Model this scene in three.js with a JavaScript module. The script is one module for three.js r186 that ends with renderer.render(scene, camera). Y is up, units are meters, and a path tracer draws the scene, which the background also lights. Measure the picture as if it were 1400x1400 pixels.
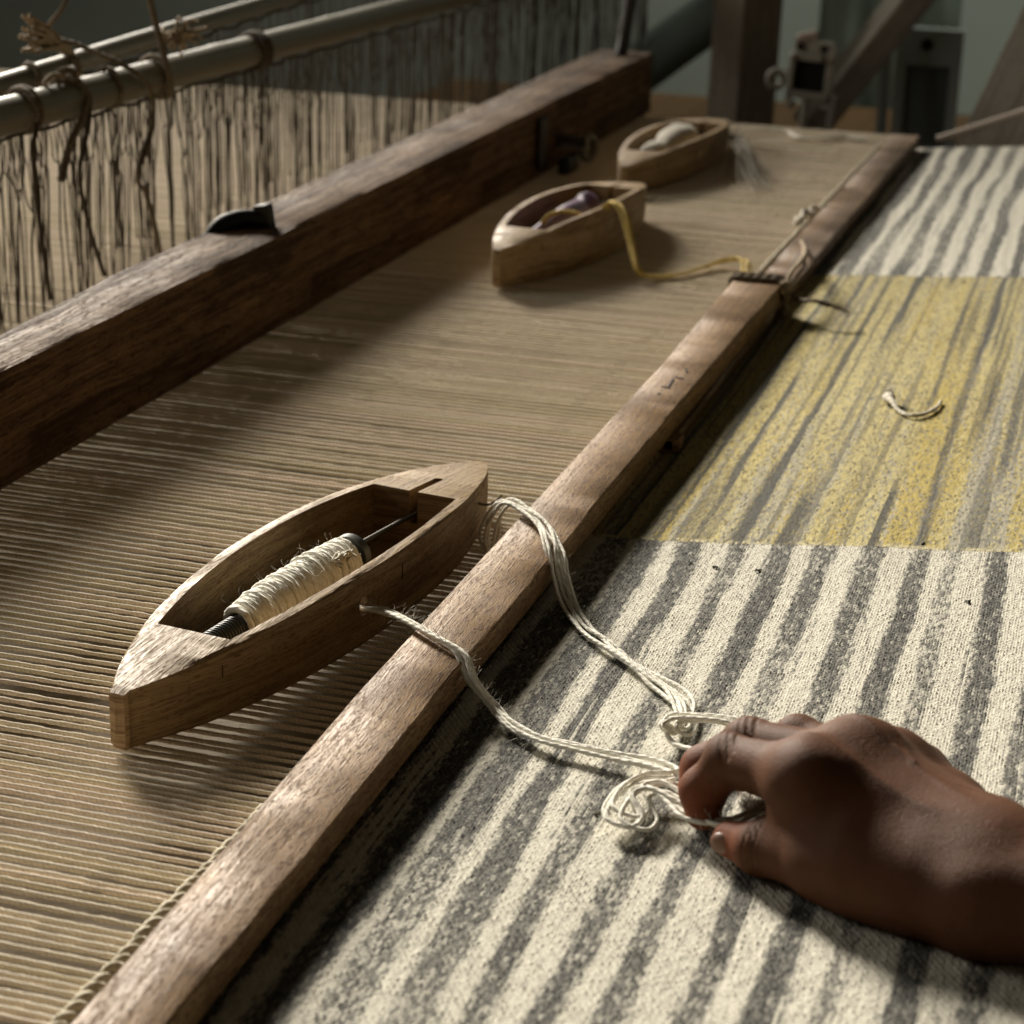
import * as THREE from 'three';
import { mergeGeometries, mergeVertices, toCreasedNormals } from 'three/addons/utils/BufferGeometryUtils.js';
import { RoundedBoxGeometry } from 'three/addons/geometries/RoundedBoxGeometry.js';
import { RectAreaLightUniformsLib } from 'three/addons/lights/RectAreaLightUniformsLib.js';
import { MarchingCubes } from 'three/addons/objects/MarchingCubes.js';
import { Brush, Evaluator, SUBTRACTION } from 'three-bvh-csg';

// ---------------------------------------------------------------- camera, light, exposure
const scene = new THREE.Scene();
const camera = new THREE.PerspectiveCamera(28.07, 1, 0.05, 60);
camera.position.set(0.3571, 0.45, 1.219);
camera.up.set(-0.12304, 0.94216, -0.31176);
camera.lookAt(0, 0, 0);
camera.focus = 1.1;
camera.userData.fStop = 12;
scene.background = new THREE.Color(0.027, 0.0215, 0.014);

const KEY_DIR = new THREE.Vector3(-0.58, 0.42, -0.70).normalize();
const key = new THREE.SpotLight(new THREE.Color(1.0, 0.922, 0.80), 1900, 0, 0.18, 1, 2);
key.name = 'window_light';
key.position.copy(KEY_DIR).multiplyScalar(14).add(new THREE.Vector3(0.0, 0, 0.1));
key.target.position.set(0.0, 0, 0.1);
key.shadow.radius = 96; key.castShadow = true;
key.shadow.mapSize.set(2048, 2048);
scene.add(key, key.target);
// added fill lamp, no visible source; brightens only the far wall
RectAreaLightUniformsLib.init();
const wallFill = new THREE.RectAreaLight(new THREE.Color(0.95, 1.0, 0.9), 3.2, 2.4, 1.4);
wallFill.name = 'far_wall_fill_light'; wallFill.position.set(0.3, 1.9, -3.9); wallFill.lookAt(0.1, -0.1, -5.5);
scene.add(wallFill);
// weak fill lamp added left of the loom to lift the rear warp and soften shadows
const sideFill = new THREE.RectAreaLight(new THREE.Color(1.0, 0.95, 0.86), 4.5, 1.2, 1.0);
sideFill.name = 'side_fill_light'; sideFill.position.set(-2.7, 1.35, 0.1); sideFill.lookAt(-0.6, 0, -0.8);
scene.add(sideFill);

const renderer = new THREE.WebGLRenderer({ antialias: true });
renderer.setSize(1024, 1024);
renderer.toneMapping = THREE.LinearToneMapping;
renderer.toneMappingExposure = 1.2;
renderer.shadowMap.enabled = true;

// ---------------------------------------------------------------- helpers
function rng(seed) { let a = seed >>> 0; return () => { a = (a + 0x6d2b79f5) >>> 0; let t = a; t = Math.imul(t ^ (t >>> 15), t | 1); t ^= t + Math.imul(t ^ (t >>> 7), t | 61); return ((t ^ (t >>> 14)) >>> 0) / 4294967296; }; }
const clamp = (x, a = 0, b = 1) => Math.min(b, Math.max(a, x));
const sstep = (a, b, x) => { const t = clamp((x - a) / (b - a)); return t * t * (3 - 2 * t); };
const lerp = (a, b, t) => a + (b - a) * t;
const V = (x, y, z) => new THREE.Vector3(x, y, z);
function h2(ix, iy, s) { let h = Math.imul(ix, 374761393) ^ Math.imul(iy, 668265263) ^ Math.imul(s, 1442695041); h = Math.imul(h ^ (h >>> 13), 1274126177); return ((h ^ (h >>> 16)) >>> 0) / 4294967296; }
function vn(x, y, s, px = 0, py = 0) {                              // value noise, periodic if px / py are given
  const x0 = Math.floor(x), y0 = Math.floor(y), fx = x - x0, fy = y - y0, u = fx * fx * (3 - 2 * fx), v = fy * fy * (3 - 2 * fy);
  const wx = (i) => px ? ((i % px) + px) % px : i, wy = (i) => py ? ((i % py) + py) % py : i;
  const a = h2(wx(x0), wy(y0), s), b = h2(wx(x0 + 1), wy(y0), s), c = h2(wx(x0), wy(y0 + 1), s), d = h2(wx(x0 + 1), wy(y0 + 1), s);
  return a + (b - a) * u + (c - a) * v + (a - b - c + d) * u * v;
}
function fbm(x, y, s, px, py, oct = 4) { let a = 0.5, t = 0, n = 0; for (let i = 0; i < oct; i++) { t += a * vn(x, y, s + i * 17, px, py); n += a; a *= 0.5; x *= 2; y *= 2; px *= 2; py *= 2; } return t / n; }
const toS = (l) => { l = clamp(l); return 255 * (l <= 0.0031308 ? 12.92 * l : 1.055 * Math.pow(l, 1 / 2.4) - 0.055); };

function dataTex(w, h, fn, srgb) {                                  // fn(x, y, out[3]) in linear values
  const d = new Uint8Array(w * h * 4), o = [0, 0, 0];
  for (let y = 0, k = 0; y < h; y++) for (let x = 0; x < w; x++, k += 4) {
    fn(x, y, o);
    for (let c = 0; c < 3; c++) d[k + c] = srgb ? toS(o[c]) : 255 * clamp(o[c]);
    d[k + 3] = 255;
  }
  const t = new THREE.DataTexture(d, w, h, THREE.RGBAFormat);
  t.wrapS = t.wrapT = THREE.RepeatWrapping; t.magFilter = THREE.LinearFilter; t.minFilter = THREE.LinearMipmapLinearFilter; t.generateMipmaps = true;
  if (srgb) t.colorSpace = THREE.SRGBColorSpace;
  t.needsUpdate = true;
  return t;
}

// wood: the grain runs along u. lenU x lenV metres for one tile
function woodMaterial(name, { light, dark, seed, lenU = 0.5, lenV = 0.125, w = 1024, h = 256, pores = 0.5, streak = 0.5, rough = 0.5, bump = 0.0005, figure = 0.3, dirt = 0.3, spec = 0.8 }) {
  const H = new Float32Array(w * h);
  const col = dataTex(w, h, (x, y, o) => {
    const u = x / w, v = y / h;
    const warp = (fbm(u * 4, v * 3, seed + 1, 4, 3) - 0.5) * 0.12;
    const vv = v + warp;
    const ring = fbm(u * 2, vv * 24, seed + 2, 2, 24, 4);
    const fine = fbm(u * 14, vv * 110, seed + 3, 14, 110, 3);
    const p = vn(u * 120, vv * 130, seed + 5, 120, 130), q = vn(u * 60, vv * 90, seed + 6, 60, 90);
    const pore = sstep(0.62, 0.86, p) * 0.6 + sstep(0.66, 0.9, q) * 0.6;
    const blotch = fbm(u * 5, v * 3, seed + 9, 5, 3, 4);
    const fig = fbm(u * 20, v * 6, seed + 11, 20, 6, 3);
    let t = 0.5 + (ring - 0.5) * 1.6 * streak + (fine - 0.5) * 1.3 * streak + (fig - 0.5) * figure - pore * pores;
    t -= sstep(0.5, 0.75, blotch) * dirt;
    t = clamp(t);
    H[y * w + x] = clamp(0.6 + (fine - 0.5) * 0.7 + (ring - 0.5) * 0.4 - pore * 0.55);
    for (let c = 0; c < 3; c++) o[c] = lerp(dark[c], light[c], t);
  }, true);
  const bmp = dataTex(w, h, (x, y, o) => { o[0] = o[1] = o[2] = H[y * w + x]; });
  const rgh = dataTex(w / 2, h / 2, (x, y, o) => { const b = H[y * 2 * w + x * 2]; o[0] = o[1] = o[2] = clamp(rough + (0.6 - b) * 0.5, 0.12, 1); });
  for (const t of [col, bmp, rgh]) t.repeat.set(1 / lenU, 1 / lenV);
  const m = new THREE.MeshPhysicalMaterial({ map: col, bumpMap: bmp, bumpScale: bump, roughnessMap: rgh, roughness: 1, specularIntensity: spec });
  m.name = name;
  return m;
}
const plain = (name, c, rough = 0.8, extra = {}) => { const m = new THREE.MeshStandardMaterial({ color: new THREE.Color().setRGB(...c), roughness: rough, ...extra }); m.name = name; return m; };

// naming, labels, parents
const used = {};
function numbered(name) { const n = used[name] ?? 0; used[name] = n + 1; return n ? name + '_' + String(n).padStart(3, '0') : name; }
function shade(o) { o.castShadow = o.receiveShadow = true; return o; }
function thing(name, label, category, pos = [0, 0, 0], turn = 0, group) {
  const g = new THREE.Group(); g.name = numbered(name); g.position.set(...pos); g.rotation.y = turn;
  g.userData = { label, category }; if (group) g.userData.group = group;
  scene.add(g); return g;
}
function part(name, geo, mat, parent, label) { const m = shade(new THREE.Mesh(geo, mat)); m.name = name; if (label) m.userData.label = label; parent.add(m); return m; }
function single(name, geo, mat, label, category, group) { const m = shade(new THREE.Mesh(geo, mat)); m.name = numbered(name); m.userData = { label, category }; if (group) m.userData.group = group; scene.add(m); return m; }
function structure(name, geo, mat) { const m = shade(new THREE.Mesh(geo, mat)); m.name = numbered(name); m.userData.kind = 'structure'; scene.add(m); return m; }

// uv in metres by the face's main direction; along = axis of the grain
function boxUV(geo, along = 'z', offU = 0, offV = 0) {
  const g = geo.index ? geo.toNonIndexed() : geo, p = g.attributes.position, uv = new Float32Array(p.count * 2), a = V(), b = V(), c = V(), n = V();
  const ax = { x: 0, y: 1, z: 2 }[along], rest = [0, 1, 2].filter((i) => i !== ax);
  for (let i = 0; i < p.count; i += 3) {
    a.fromBufferAttribute(p, i); b.fromBufferAttribute(p, i + 1); c.fromBufferAttribute(p, i + 2);
    n.copy(b).sub(a).cross(c.clone().sub(a));
    const nn = [Math.abs(n.x), Math.abs(n.y), Math.abs(n.z)];
    for (let k = 0; k < 3; k++) {
      const q = [p.getX(i + k), p.getY(i + k), p.getZ(i + k)];
      let u, v;
      if (nn[ax] > nn[rest[0]] && nn[ax] > nn[rest[1]]) { u = q[rest[0]] * 0.35; v = q[rest[1]]; }   // end grain
      else { u = q[ax]; v = nn[rest[0]] > nn[rest[1]] ? q[rest[1]] + 0.047 : q[rest[0]]; }
      uv[(i + k) * 2] = u + offU; uv[(i + k) * 2 + 1] = v + offV;
    }
  }
  g.setAttribute('uv', new THREE.BufferAttribute(uv, 2));
  return g;
}
// a bar along z lofted through stations {z, x0, x1, y0, y1}; rounded edges; slight hand-worked waviness
function barGeo(st, { bevel = 0.0015, wob = 0.0004, seed = 1, step = 0.012, along = 'z' } = {}) {
  const zs = []; const za = st[0].z, zb = st[st.length - 1].z, n = Math.max(2, Math.ceil(Math.abs(zb - za) / step));
  for (let i = 0; i <= n; i++) zs.push(lerp(za, zb, i / n));
  const at = (z) => { for (let i = 0; i < st.length - 1; i++) { const a = st[i], b = st[i + 1]; if ((z - a.z) * (z - b.z) <= 1e-9) { const t = (z - a.z) / (b.z - a.z); return ['x0', 'x1', 'y0', 'y1'].map((k) => lerp(a[k], b[k], t)); } } const l = st[st.length - 1]; return [l.x0, l.x1, l.y0, l.y1]; };
  const pos = [], idx = [], K = 12;
  zs.forEach((z, i) => {
    const [x0, x1, y0, y1] = at(z), b = bevel, w = (k) => (vn(z * 18, k * 7.3, seed) - 0.5) * 2 * wob + (vn(z * 70, k * 3.1, seed + 5) - 0.5) * wob;
    const ring = [[x0, y0 + b], [x0, y1 - b], [x0 + b * 0.3, y1 - b * 0.3], [x0 + b, y1], [x1 - b, y1], [x1 - b * 0.3, y1 - b * 0.3], [x1, y1 - b], [x1, y0 + b], [x1 - b * 0.3, y0 + b * 0.3], [x1 - b, y0], [x0 + b, y0], [x0 + b * 0.3, y0 + b * 0.3]];
    ring.forEach(([x, y], k) => pos.push(x + w(k), y + w(k + 20) * 0.7, z));
    if (i) for (let k = 0; k < K; k++) { const a = (i - 1) * K + k, c = (i - 1) * K + (k + 1) % K; idx.push(a, a + K, c, c, a + K, c + K); }
  });
  for (const [s, flip] of [[0, false], [(zs.length - 1) * K, true]]) for (let k = 1; k < K - 1; k++) flip ? idx.push(s, s + k + 1, s + k) : idx.push(s, s + k, s + k + 1);
  if (zb > za) for (let i = 0; i < idx.length; i += 3) { const t = idx[i + 1]; idx[i + 1] = idx[i + 2]; idx[i + 2] = t; }
  let g = new THREE.BufferGeometry(); g.setAttribute('position', new THREE.Float32BufferAttribute(pos, 3)); g.setIndex(idx);
  g = boxUV(g, along, seed * 0.13, seed * 0.037);
  return toCreasedNormals(g, 0.7);
}
// tube through points with a radius function; uv in metres along / around
function tube(pts, r, { seg = 40, rad = 7, closed = false, tension = 0.5 } = {}) {
  const curve = pts.isCurve ? pts : new THREE.CatmullRomCurve3(pts, closed, 'catmullrom', tension), fr = curve.computeFrenetFrames(seg, closed), len = curve.getLength();
  const pos = [], nor = [], uv = [], idx = [];
  for (let i = 0; i <= seg; i++) {
    const t = i / seg, p = curve.getPointAt(t), N = fr.normals[i], B = fr.binormals[i], R = typeof r === 'function' ? r(t) : r;
    for (let k = 0; k <= rad; k++) {
      const a = k / rad * Math.PI * 2, c = Math.cos(a), s = Math.sin(a), n = [N.x * c + B.x * s, N.y * c + B.y * s, N.z * c + B.z * s];
      pos.push(p.x + n[0] * R, p.y + n[1] * R, p.z + n[2] * R); nor.push(...n); uv.push(t * len, k / rad);
    }
  }
  for (let i = 0; i < seg; i++) for (let k = 0; k < rad; k++) { const a = i * (rad + 1) + k, b = a + rad + 1; idx.push(a, a + 1, b, a + 1, b + 1, b); }
  if (!closed) for (const [e, f] of [[0, 1], [seg, 0]]) {            // caps
    const c = pos.length / 3, p = curve.getPointAt(e / seg); pos.push(p.x, p.y, p.z); const T = fr.tangents[e]; nor.push(...T.clone().multiplyScalar(f ? -1 : 1).toArray()); uv.push(e / seg * len, 0);
    for (let k = 0; k < rad; k++) { const a = e * (rad + 1) + k; f ? idx.push(c, a + 1, a) : idx.push(c, a, a + 1); }
  }
  const g = new THREE.BufferGeometry();
  g.setAttribute('position', new THREE.Float32BufferAttribute(pos, 3)); g.setAttribute('normal', new THREE.Float32BufferAttribute(nor, 3)); g.setAttribute('uv', new THREE.Float32BufferAttribute(uv, 2)); g.setIndex(idx);
  return g;
}
const merge = (list) => mergeGeometries(list.map((g) => (g.index ? g.toNonIndexed() : g)).map((g) => { for (const k of Object.keys(g.attributes)) if (!['position', 'normal', 'uv'].includes(k)) g.deleteAttribute(k); return g; }));
// fine loose fibres around a path
function fibres(curve, n, seed, len = 0.006, r = 0.00007, spread = 0.0012) {
  const R = rng(seed), list = [];
  for (let i = 0; i < n; i++) {
    const p = curve.getPointAt(clamp(R())), d = V(R() - 0.5, R() * 0.8 - 0.2, R() - 0.5).normalize(), e = V(R() - 0.5, R() - 0.4, R() - 0.5).multiplyScalar(0.6);
    const a = p.clone().addScaledVector(d, spread * 0.6), L = len * (0.4 + R());
    list.push(tube([a, a.clone().addScaledVector(d, L * 0.5), a.clone().addScaledVector(d, L).addScaledVector(e, L * 0.6)], r, { seg: 4, rad: 3 }));
  }
  return merge(list);
}

// ---------------------------------------------------------------- materials
// spun thread: a twist drawn as relief that winds round the tube (u along in metres, v round)
function twist(name, c1, c2, { pitch = 0.004, plies = 2, rough = 0.9, bump = 0.0004, seed = 3 } = {}) {
  const col = dataTex(256, 64, (x, y, o) => { const t = fbm(x / 256 * 32, y / 64 * 8, seed, 32, 8, 3), s = 0.5 + 0.5 * Math.sin((x / 256 * 4 + y / 64 * plies) * Math.PI * 2); const k = clamp(0.35 + (t - 0.5) * 1.2 + s * 0.45); for (let i = 0; i < 3; i++) o[i] = lerp(c2[i], c1[i], k); }, true);
  const bmp = dataTex(256, 64, (x, y, o) => { const s = Math.abs(Math.sin((x / 256 * 4 + y / 64 * plies) * Math.PI)); o[0] = o[1] = o[2] = clamp(s * 0.75 + 0.25 * vn(x / 256 * 90, y / 64 * 20, seed + 4, 90, 20)); });
  for (const t of [col, bmp]) t.repeat.set(1 / (pitch * 4), 1);
  const m = new THREE.MeshStandardMaterial({ map: col, bumpMap: bmp, bumpScale: bump, roughness: rough }); m.name = name; return m;
}
const M = {
  temple: woodMaterial('temple_wood', { light: [0.38, 0.238, 0.110], dark: [0.115, 0.062, 0.027], seed: 21, pores: 0.9, streak: 0.4, figure: 0.45, rough: 0.58, spec: 0.45, bump: 0.0002, lenU: 0.26, lenV: 0.055, dirt: 0.25 }),
  lowerLath: woodMaterial('lower_lath_wood', { light: [0.24, 0.143, 0.070], dark: [0.09, 0.050, 0.025], seed: 45, pores: 0.25, rough: 0.5, bump: 0.0003 }),
  beam: woodMaterial('beam_wood', { light: [0.20, 0.114, 0.050], dark: [0.055, 0.028, 0.012], seed: 77, pores: 0.5, streak: 0.8, figure: 0.4, rough: 0.7, spec: 0.3, bump: 0.0006, lenU: 0.5, lenV: 0.11, dirt: 0.35 }),
  shuttle: woodMaterial('shuttle_wood', { light: [0.40, 0.275, 0.130], dark: [0.15, 0.088, 0.036], seed: 132, pores: 0.55, streak: 0.55, figure: 0.3, rough: 0.58, bump: 0.00025, lenU: 0.3, lenV: 0.06, dirt: 0.3 }),
  crack: plain('dark_crack', [0.045, 0.027, 0.015], 0.9),
  iron: plain('blackened_iron', [0.02, 0.018, 0.015], 0.55, { metalness: 0.6 }),
  steel: plain('spindle_steel', [0.12, 0.115, 0.10], 0.35, { metalness: 0.9 }),
  bamboo: plain('bamboo_rod', [0.155, 0.142, 0.10], 0.42),
  warp: twist('warp_thread_cotton', [0.87, 0.77, 0.61], [0.64, 0.55, 0.41], { pitch: 0.003, bump: 0.00015 }),
  warpLow: twist('lower_warp_cotton', [0.80, 0.70, 0.54], [0.5, 0.42, 0.31], { pitch: 0.0035, bump: 0.0003, seed: 8 }),
  yarn: twist('cream_yarn', [0.90, 0.88, 0.79], [0.74, 0.71, 0.61], { pitch: 0.006, bump: 0.00025, seed: 5 }),
  yellow: twist('yellow_yarn', [0.60, 0.45, 0.12], [0.42, 0.29, 0.06], { pitch: 0.006, seed: 6 }),
  fell: twist('fell_cord_yarn', [0.60, 0.55, 0.42], [0.36, 0.32, 0.23], { pitch: 0.006, bump: 0.0005, seed: 15 }),
  white: twist('white_yarn', [0.72, 0.68, 0.58], [0.55, 0.50, 0.40], { pitch: 0.006, seed: 7 }),
  heddle: twist('heddle_string', [0.085, 0.064, 0.04], [0.035, 0.026, 0.016], { pitch: 0.004, seed: 9 }),
  cord: twist('old_cord', [0.20, 0.155, 0.10], [0.08, 0.06, 0.036], { pitch: 0.008, bump: 0.0008, seed: 10 }),
  paleCord: twist('pale_cord', [0.46, 0.36, 0.24], [0.2, 0.15, 0.09], { pitch: 0.007, bump: 0.0008, seed: 12 }),
  quill: plain('quill_tube', [0.05, 0.052, 0.045], 0.4),
  purple: plain('purple_bobbin', [0.16, 0.10, 0.16], 0.4),
};

// ---------------------------------------------------------------- the cloth's shape
const fellX = (z) => z > 0.42 ? lerp(0.0205, 0.0155, clamp((z - 0.42) / 0.2)) : z > 0 ? lerp(0.0185, 0.0205, z / 0.42) : lerp(0.0185, 0.038, clamp(-z / 1.6));
const clothY = (x) => { const t = Math.max(0, x - 0.045); return 0.0028 + 0.09 * (Math.sqrt(t * t + 0.0004) - 0.02 + 0.0) + (x < 0.045 ? 0 : 0); };

// ---------------------------------------------------------------- setting
{
  const wallTex = dataTex(256, 256, (x, y, o) => { const n = fbm(x / 32, y / 32, 400, 8, 8, 4); const k = 0.8 + 0.4 * (n - 0.5); o[0] = 0.34 * k; o[1] = 0.36 * k; o[2] = 0.31 * k; }, true);
  const wm = new THREE.MeshStandardMaterial({ map: wallTex, roughness: 0.9 }); wm.name = 'plaster';
  const w = structure('wall', new THREE.BoxGeometry(9, 3.4, 0.2), wm); w.position.set(-0.5, 0.8, -5.6);
  const ft = dataTex(256, 256, (x, y, o) => { const n = fbm(x / 16, y / 16, 410, 16, 16, 4); const k = 0.6 + 0.8 * n; o[0] = 0.07 * k; o[1] = 0.05 * k; o[2] = 0.035 * k; }, true); ft.repeat.set(6, 6);
  const fm = new THREE.MeshStandardMaterial({ map: ft, roughness: 0.95 }); fm.name = 'earth_floor';
  const f = structure('floor', new THREE.BoxGeometry(9, 0.1, 9), fm); f.position.set(-0.5, -0.85, -1.5);
}

// ---------------------------------------------------------------- warp
{
  const warp = thing('warp', 'sheet of taut beige warp threads stretched under the shuttles and the dark beam', 'warp threads');
  const R = rng(5), variants = [];
  for (let v = 0; v < 10; v++) {
    const pts = [], N = 220;
    for (const [list, low] of [[variants, 0]]) {
      const p = [];
      for (let i = 0; i <= N; i++) {
        const x = i < 200 ? -i * 0.00185 : -0.37 - (i - 200) * 0.09;
        const dip = low ? -0.030 * sstep(0, 0.36, -x) : 0.0;
        p.push(V(x, dip + (vn(x * 30, v * 3.7, 31 + low) - 0.5) * 0.00025, (vn(x * 5, v * 5.1, 33 + low) - 0.5) * 0.0007 + (vn(x * 60, v * 9.1, 37 + low) - 0.5) * 0.0005));
      }
      const pos = [], nor = [], uv = [], idx = [], rad = 6;
      p.forEach((q, i) => {
        const r = (low ? 0.0012 : 0.00122) * (0.72 + 0.38 * vn(q.x * 420, v * 11.3, 41 + low) + 0.28 * vn(q.x * 130, v * 3.3, 45) + 0.15 * vn(q.x * 40, v, 43));
        for (let k = 0; k <= rad; k++) { const a = k / rad * Math.PI * 2, c = Math.cos(a), s = Math.sin(a); pos.push(q.x, q.y + c * r, q.z + s * r); nor.push(0, c, s); uv.push(-q.x + v * 0.37, k / rad); }
        if (i) for (let k = 0; k < rad; k++) { const a = (i - 1) * (rad + 1) + k, b = a + rad + 1; idx.push(a, b, a + 1, a + 1, b, b + 1); }
      });
      const g = new THREE.BufferGeometry(); g.setAttribute('position', new THREE.Float32BufferAttribute(pos, 3)); g.setAttribute('normal', new THREE.Float32BufferAttribute(nor, 3)); g.setAttribute('uv', new THREE.Float32BufferAttribute(uv, 2)); g.setIndex(idx);
      list.push(g);
    }
  }
  const tones = [1, 0.95, 1.03, 0.90].map((k, i) => { const m = M.warp.clone(); m.name = 'warp_thread_cotton'; m.color.setRGB(k, k * (i === 2 ? 0.97 : 1), k * (i === 3 ? 0.94 : 1)); return m; });
  const rest = [];
  for (let z = 0.74, n = 0; z > -1.72; n++) {
    const g = variants[Math.floor(R() * 10)], m = new THREE.Matrix4().makeRotationY((R() - 0.5) * 0.004).setPosition(fellX(z) + 0.004, 0.0004 + (R() - 0.5) * 0.0005, z), mat = tones[Math.floor(R() * 4)];
    if (n < 298) part('warp_thread', g, mat, warp).applyMatrix4(m); else rest.push(g.clone().applyMatrix4(m));
    z -= lerp(0.0084, 0.0056, sstep(0.36, 0.44, z)) * (0.84 + 0.32 * R()) + (R() < 0.13 ? 0.0022 : 0);   // the edge is set closer; here and there a wider gap
  }
  if (rest.length) part('far_warp_threads', mergeGeometries(rest), tones[0], warp).userData.kind = 'stuff';
  // loose fluff on the threads in front
  const Q = rng(77), hair = [];
  for (let i = 0; i < 420; i++) {
    const z = lerp(0.62, -0.35, Math.pow(Q(), 1.2)), x = -0.30 + Q() * 0.3, p = V(x, 0.0016, z), d = V(Q() - 0.5, 0.2 + Q() * 0.7, Q() - 0.5).normalize(), L = 0.002 + Q() * 0.004;
    hair.push(tube([p, p.clone().addScaledVector(d, L * 0.6), p.clone().addScaledVector(d, L).add(V((Q() - 0.5) * L, -L * 0.2, (Q() - 0.5) * L))], 0.00009, { seg: 3, rad: 3 }));
  }
  part('loose_fibres', merge(hair), M.warp, warp).userData.kind = 'stuff';
}

{ // a second layer of cloth that runs under the warp
  const t = dataTex(1024, 1024, (x, y, o) => { const l = vn(x / 1024 * 6, y / 1024 * 330, 450, 6, 330), b = fbm(x / 128, y / 128, 451, 8, 8, 3), k = 0.72 + 0.36 * l + 0.2 * (b - 0.5); o[0] = 0.28 * k; o[1] = 0.24 * k; o[2] = 0.18 * k; }, true);
  t.repeat.set(1 / 0.6, 1 / 0.6);
  const pos = [], uv = [], idx = [], nx = 30, nz = 20;
  for (let j = 0; j <= nz; j++) for (let i = 0; i <= nx; i++) { const x = 0.05 - i / nx * 2.4, z = 0.9 - j / nz * 2.62; pos.push(x, -0.022 - 0.055 * sstep(0, 0.3, -x) + (vn(x * 6, z * 5, 9) - 0.5) * 0.006, z); uv.push(x, z); if (i && j) { const a = (j - 1) * (nx + 1) + i - 1, b = a + nx + 1; idx.push(a, b, a + 1, a + 1, b, b + 1); } }
  const g = new THREE.BufferGeometry(); g.setAttribute('position', new THREE.Float32BufferAttribute(pos, 3)); g.setAttribute('uv', new THREE.Float32BufferAttribute(uv, 2)); g.setIndex(idx.map((_, i) => idx[i % 3 === 1 ? i + 1 : i % 3 === 2 ? i - 1 : i])); g.computeVertexNormals();
  const m = new THREE.MeshStandardMaterial({ map: t, roughness: 0.95 }); m.name = 'under_cloth';
  single('under_cloth', g, m, 'dim beige cloth stretched below the warp, seen only between the threads', 'cloth');
}

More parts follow.
